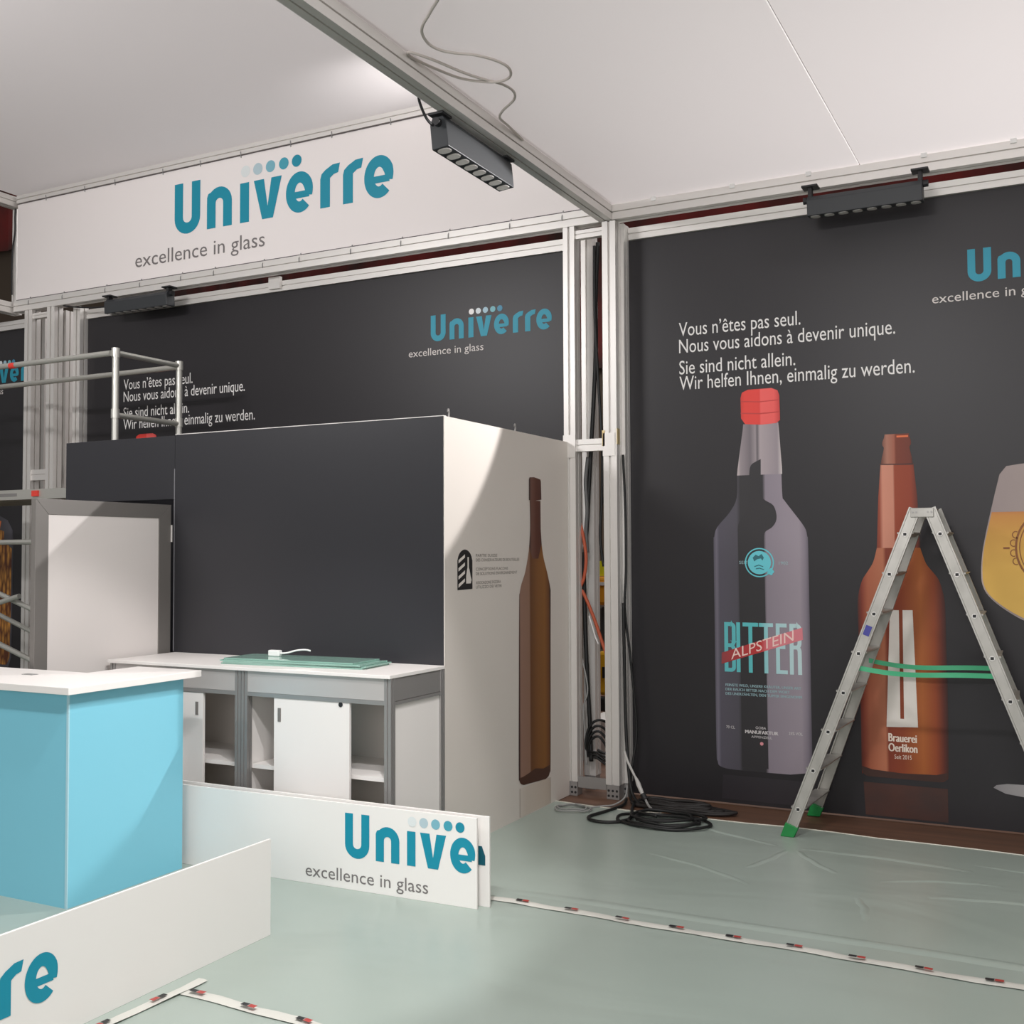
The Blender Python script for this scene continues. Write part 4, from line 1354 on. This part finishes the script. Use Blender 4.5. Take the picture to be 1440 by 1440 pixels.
sx = Vector((0, 1, 0)).cross(d).normalized()
qs = [q + sx * x + d * z for x, z in ((-0.018, -0.03), (0.018, -0.03), (0.018, 0.03), (-0.018, 0.03))]
hexa(b, [p + Vector((0, -0.0142, 0)) for p in qs] + [p + Vector((0, -0.0128, 0)) for p in qs])
obj('sticker', b, mat('blue_sticker', (64, 64, 150), 0.5), lad)

# ------------------------------------------------------------------ scaffold tower
SX, SY0, SY1, TR = -6.39, 5.90, 6.555, 0.025
sca = empty('scaffold_tower', (-7.4, 6.2, 0.004), 'silver mobile scaffold tower standing behind the cabin at left', 'scaffold')
SX2 = -8.97
for x in (SX, SX2):
    for y in (SY0, SY1):
        obj('standard', tube(BM(), [(x, y, 0.09), (x, y, 3.235)], TR, 14), ALU_SC, sca, smooth=False)
        b = BM()
        tube(b, [(x - 0.025, y, 0.07), (x + 0.025, y, 0.07)], 0.066, 18)
        cw = obj('castor', b, BLACKR, sca)
        for z in (3.235 - 0.02, 2.755, 2.2):
            obj('coupler', tube(BM(), [(x, y, z - 0.035), (x, y, z + 0.035)], TR + 0.006, 14), ALU_SC, sca)
    for z in (3.215, 2.745, 2.28, 1.80, 1.33, 0.86, 0.39):
        obj('rung', tube(BM(), [(x, SY0, z), (x, SY1, z)], 0.021, 12), ALU_SC, sca)
for y in (SY0, SY1):
    off = -0.045 if y == SY0 else 0.0
    obj('guard_rail', tube(BM(), [(SX - 0.0, y + off, 3.205), (SX2, y + off, 3.20)], 0.022, 12), ALU_SC, sca)
    obj('guard_rail', tube(BM(), [(SX, y + off, 2.02 if y == SY0 else 1.3), (SX2, y + off, 2.02 if y == SY0 else 1.3)], 0.02, 12), ALU_SC, sca) if False else None
obj('brace', tube(BM(), [(SX, SY0 - 0.045, 1.80), (SX2, SY0 - 0.045, 1.80)], 0.02, 12), ALU_SC, sca)
for (z0, z1, y) in ((1.81, 1.03, SY0 - 0.05), (1.41, 0.64, SY0 - 0.05), (1.31, 0.48, SY1 + 0.02)):
    obj('brace', tube(BM(), [(SX2, y, z0), (SX, y, z1)], 0.021, 12), ALU_SC, sca)
obj('brace', tube(BM(), [(SX2, SY0 - 0.095, 0.98), (-7.30, SY0 - 0.095, 1.38)], 0.02, 12), ALU_SC, sca)
dk = obj('deck', box(BM(), (SX2 + 0.05, SY0 + 0.04, 2.13), (SX - 0.05, SY1 - 0.03, 2.16)), mat('deck_board', (128, 118, 104), 0.7), sca)
tb = obj('toe_board', box(BM(), (SX2 + 0.03, SY0 - 0.035, 2.135), (SX - 0.03, SY0 - 0.012, 2.212)), ALU_SC, sca)
obj('toe_board', box(BM(), (SX2 + 0.03, SY1 + 0.012, 2.135), (SX - 0.03, SY1 + 0.035, 2.212)), ALU_SC, sca)
obj('red_clip', box(BM(), (-7.235, SY0 - 0.050, 2.155), (-7.165, SY0 - 0.035, 2.200)), RED, tb)
obj('deck_label', box(BM(), (-7.62, SY0 - 0.0365, 2.160), (-7.42, SY0 - 0.035, 2.185)), mat('label_grey', (120, 118, 116), 0.6), tb)
obj('red_clip', tube(BM(), [(-7.50, SY0 - 0.045, 3.2), (-7.44, SY0 - 0.045, 3.2)], 0.0245, 12), RED, sca)

# ------------------------------------------------------------------ cables round the column


def cable(pts, rad, m, label, n=8, group=None):
    p = smooth_path(pts, n)
    o = obj('cable', tube(BM(), p, rad, 8), m, loc=tuple(Vector(pts[0])), smooth=True)
    tag(o, label, 'cable', group)
    return o


cable([(-3.02, 7.22, 3.93), (-3.04, 7.22, 3.5), (-3.035, 7.21, 3.2), (-3.06, 7.22, 2.8), (-3.085, 7.22, 2.42), (-3.10, 7.22, 2.2), (-3.11, 7.2, 1.9), (-3.135, 7.2, 1.6), (-3.13, 7.2, 1.2), (-3.12, 7.2, 0.9), (-3.10, 7.2, 0.5), (-3.09, 7.2, 0.22)], 0.016, BLACKR, 'thick black cable bundle hanging down inside the middle column')
cable([(-3.035, 7.19, 3.9), (-3.03, 7.18, 3.4), (-3.01, 7.19, 2.9), (-2.985, 7.19, 2.45), (-2.99, 7.19, 2.1), (-3.0, 7.18, 1.8), (-2.975, 7.18, 1.6)], 0.011, BLACKR, 'thin black cable inside the column, right of the thick bundle')
cable([(-3.10, 7.20, 2.38), (-3.115, 7.19, 2.2), (-3.10, 7.18, 2.0), (-3.11, 7.18, 1.85), (-3.10, 7.18, 1.7)], 0.014, mat('dark_grey_cable', (96, 96, 96), 0.5), 'dark grey cable loop inside the column just below its crossbar')
cable([(-3.155, 7.16, 1.94), (-3.12, 7.15, 1.82), (-3.098, 7.15, 1.66), (-3.115, 7.15, 1.52), (-3.15, 7.15, 1.44), (-3.13, 7.16, 1.42), (-3.09, 7.17, 1.33), (-3.04, 7.18, 1.2), (-2.99, 7.18, 1.06), (-2.95, 7.18, 0.96)], 0.012, ORANGE, 'orange cable curving down inside the middle column')
cable([(-3.09, 7.18, 1.25), (-3.05, 7.18, 1.12), (-3.02, 7.18, 1.05), (-3.03, 7.18, 1.05)][:3], 0.005, WHITEC, 'thin white wire inside the lower part of the column')
cable([(-3.14, 7.16, 0.95), (-3.105, 7.16, 0.8), (-3.10, 7.16, 0.7), (-3.13, 7.16, 0.6), (-3.12, 7.16, 0.4), (-3.11, 7.16, 0.2)], 0.006, GREYC, 'thin grey wire inside the foot of the middle column')
loops = []
for k in range(4):
    loops += [(-3.11, 7.19 - 0.01 * k, 0.25 + 0.02 * k), (-3.09, 7.18 - 0.01 * k, 0.36 + 0.03 * k), (-3.02, 7.18 - 0.01 * k, 0.40 + 0.04 * k), (-2.96, 7.20, 0.30 + 0.06 * k), (-2.97, 7.22, 0.20 + 0.03 * k), (-3.05, 7.22, 0.24 + 0.02 * k)]
cable(loops, 0.009, BLACKR, 'tangle of black cable loops in the foot of the middle column')
cable([(-2.80, 7.12, 2.38), (-2.79, 7.13, 2.0), (-2.785, 7.12, 1.6), (-2.795, 7.12, 1.3), (-2.76, 7.12, 1.0), (-2.735, 7.13, 0.7), (-2.72, 7.13, 0.45), (-2.74, 7.08, 0.2), (-2.72, 7.0, 0.05), (-2.66, 6.93, 0.018)], 0.009, BLACKR, 'black cable running down the right side of the column')
cable([(-2.79, 7.08, 1.35), (-2.785, 7.08, 0.9), (-2.775, 7.07, 0.5), (-2.74, 7.02, 0.25), (-2.70, 6.98, 0.08), (-2.62, 6.92, 0.018)], 0.012, BLACKR, 'thicker black cable falling to the floor from the right column post')
wc = empty('cable_connector', (-2.62, 6.93, 0.05), 'pale grey plug joining two leads above the black cable coil', 'plug')
obj('connector_body', tube(BM(), [(-2.675, 6.965, 0.20), (-2.655, 6.955, 0.175), (-2.64, 6.945, 0.15), (-2.615, 6.93, 0.11), (-2.60, 6.92, 0.09)], [0.006, 0.011, 0.016, 0.014, 0.011], 10), mat('plug_pale', (196, 194, 190), 0.45), wc)
obj('lead', tube(BM(), smooth_path([(-2.675, 6.965, 0.20), (-2.73, 6.99, 0.28), (-2.77, 7.03, 0.34)]), 0.008, 8), mat('plug_pale', (196, 194, 190), 0.45), wc)
obj('socket', tube(BM(), [(-2.60, 6.92, 0.09), (-2.575, 6.905, 0.06)], 0.019, 10), BLACK, wc)
obj('lead', tube(BM(), smooth_path([(-2.575, 6.905, 0.06), (-2.54, 6.87, 0.03), (-2.49, 6.82, 0.018), (-2.43, 6.80, 0.018)]), 0.008, 8), GREYC, wc)


def coil(cx, cy, rx, ry, turns, rad, m, label, z0=0.016, jit=0.05, ph=0.0, group=None):
    pts = []
    n = int(turns * 12)
    for i in range(n + 1):
        a = 2 * PI * i / 12 + ph
        k = 1.0 - 0.35 * (i / n) + jit * math.sin(i * 1.7)
        pts.append((cx + rx * k * math.cos(a) + jit * 0.4 * math.sin(i * 0.61), cy + ry * k * math.sin(a), z0 + 0.022 * (i / n) + 0.004 * math.sin(i * 2.1)))
    return cable(pts, rad, m, label, 4, group)


def coil_pts(cx, cy, rx, ry, turns, z0, jit, ph):
    n = int(turns * 12)
    o = []
    for i in range(n + 1):
        a = 2 * PI * i / 12 + ph
        k = 1.0 - 0.55 * (i / n) + jit * math.sin(i * 0.9)
        o.append((cx + rx * k * math.cos(a) + jit * 0.4 * math.sin(i * 0.61), cy + ry * k * math.sin(a), z0 + 0.022 * (i / n) + 0.004 * math.sin(i * 2.1)))
    return o


cable(coil_pts(-2.31, 6.56, 0.33, 0.20, 3.4, 0.016, 0.07, 2.4) + coil_pts(-2.34, 6.60, 0.26, 0.17, 1.7, 0.034, 0.06, 0.4), 0.0095, BLACKR, 'large flat coil of black cable on the film before the banner', 4)
cable(coil_pts(-2.33, 6.95, 0.36, 0.09, 5.2, 0.014, 0.10, 1.0) + coil_pts(-2.38, 6.96, 0.28, 0.08, 4.2, 0.036, 0.12, 2.2), 0.011, mat('brown_black_cable', (34, 31, 30), 0.6), 'dark heap of cable pushed against the foot of the bottle banner', 4)
cable([(-2.74, 6.98, 0.03), (-2.72, 6.86, 0.017), (-2.76, 6.66, 0.016), (-2.80, 6.50, 0.016), (-2.77, 6.42, 0.016), (-2.69, 6.39, 0.016), (-2.60, 6.42, 0.016), (-2.55, 6.52, 0.016), (-2.57, 6.64, 0.017), (-2.63, 6.80, 0.018), (-2.66, 6.92, 0.02)], 0.0105, BLACKR, 'single wide loop of black cable left of the coil')
coil(-2.98, 6.63, 0.12, 0.10, 2.3, 0.005, GREYC, 'thin grey cable coil at the foot of the column', z0=0.012, jit=0.04)
cable([(-2.9, 6.72, 0.012), (-2.84, 6.80, 0.012), (-2.78, 6.86, 0.016), (-2.74, 6.95, 0.05), (-2.74, 7.0, 0.12)], 0.006, GREYC, 'short grey lead between the grey coil and the column')

# ------------------------------------------------------------------ hall beyond, seen through the column
fk = empty('forklift', (-3.35, 9.7, 0), 'yellow forklift glimpsed through the gap of the middle column', 'forklift')
X0, X1 = -3.90, -2.85
b = BM()
box(b, (X0, 9.25, 0.40), (X1, 10.8, 0.80))
obj('chassis', b, YELLOW, fk, bevel=0.03)
obj('bumper', box(BM(), (X0, 9.2, 0.26), (X1, 9.3, 0.39)), BLACK, fk, bevel=0.02)
obj('vent', box(BM(), (X0 + 0.05, 9.235, 0.56), (X1 - 0.3, 9.249, 0.66)), BLACK, fk)
b = BM()
box(b, (X0, 9.3, 0.81), (X1, 10.0, 1.20))
obj('engine_cover', b, mat('forklift_grey', (74, 74, 72), 0.5), fk, bevel=0.02)
b = BM()
box(b, (X0, 9.2, 1.22), (X1, 9.9, 1.48))
obj('counterweight', b, mat('orange_yellow', (236, 158, 40), 0.45), fk, bevel=0.03)
obj('stripe', box(BM(), (X0 + 0.02, 9.19, 1.40), (X1 - 0.3, 9.1995, 1.43)), WHITE, fk)
obj('panel', box(BM(), (X0, 9.25, 1.485), (X1, 9.35, 1.62)), YELLOWB, fk)
for x in (X0 + 0.12, X1 - 0.12):
    for y in (9.6, 10.5):
        obj('wheel', tube(BM(), [(x - 0.09, y, 0.26), (x + 0.09, y, 0.26)], 0.25, 20), BLACKR, fk)
    obj('roof_post', box(BM(), (x - 0.03, 9.4, 1.45), (x + 0.03, 9.46, 2.15)), BLACK, fk)
    obj('roof_post', box(BM(), (x - 0.03, 10.6, 0.8), (x + 0.03, 10.66, 2.15)), BLACK, fk)
obj('roof', box(BM(), (X0, 9.35, 2.15), (X1, 10.7, 2.21)), BLACK, fk)
ws = obj('white_crate', box(BM(), (-3.62, 8.25, 0.0), (-3.15, 8.7, 0.34)), WHITE, loc=(-3.55, 8.45, 0), bevel=0.01)
tag(ws, 'white crate on the hall floor behind the middle column', 'crate')
wp = obj('hall_pole', tube(BM(), [(-3.245, 7.62, 0), (-3.245, 7.62, 2.75)], 0.024, 12), mat('white_pole', (214, 220, 224), 0.4), loc=(-3.245, 7.62, 0))
tag(wp, 'white upright pole just behind the middle column', 'pole')
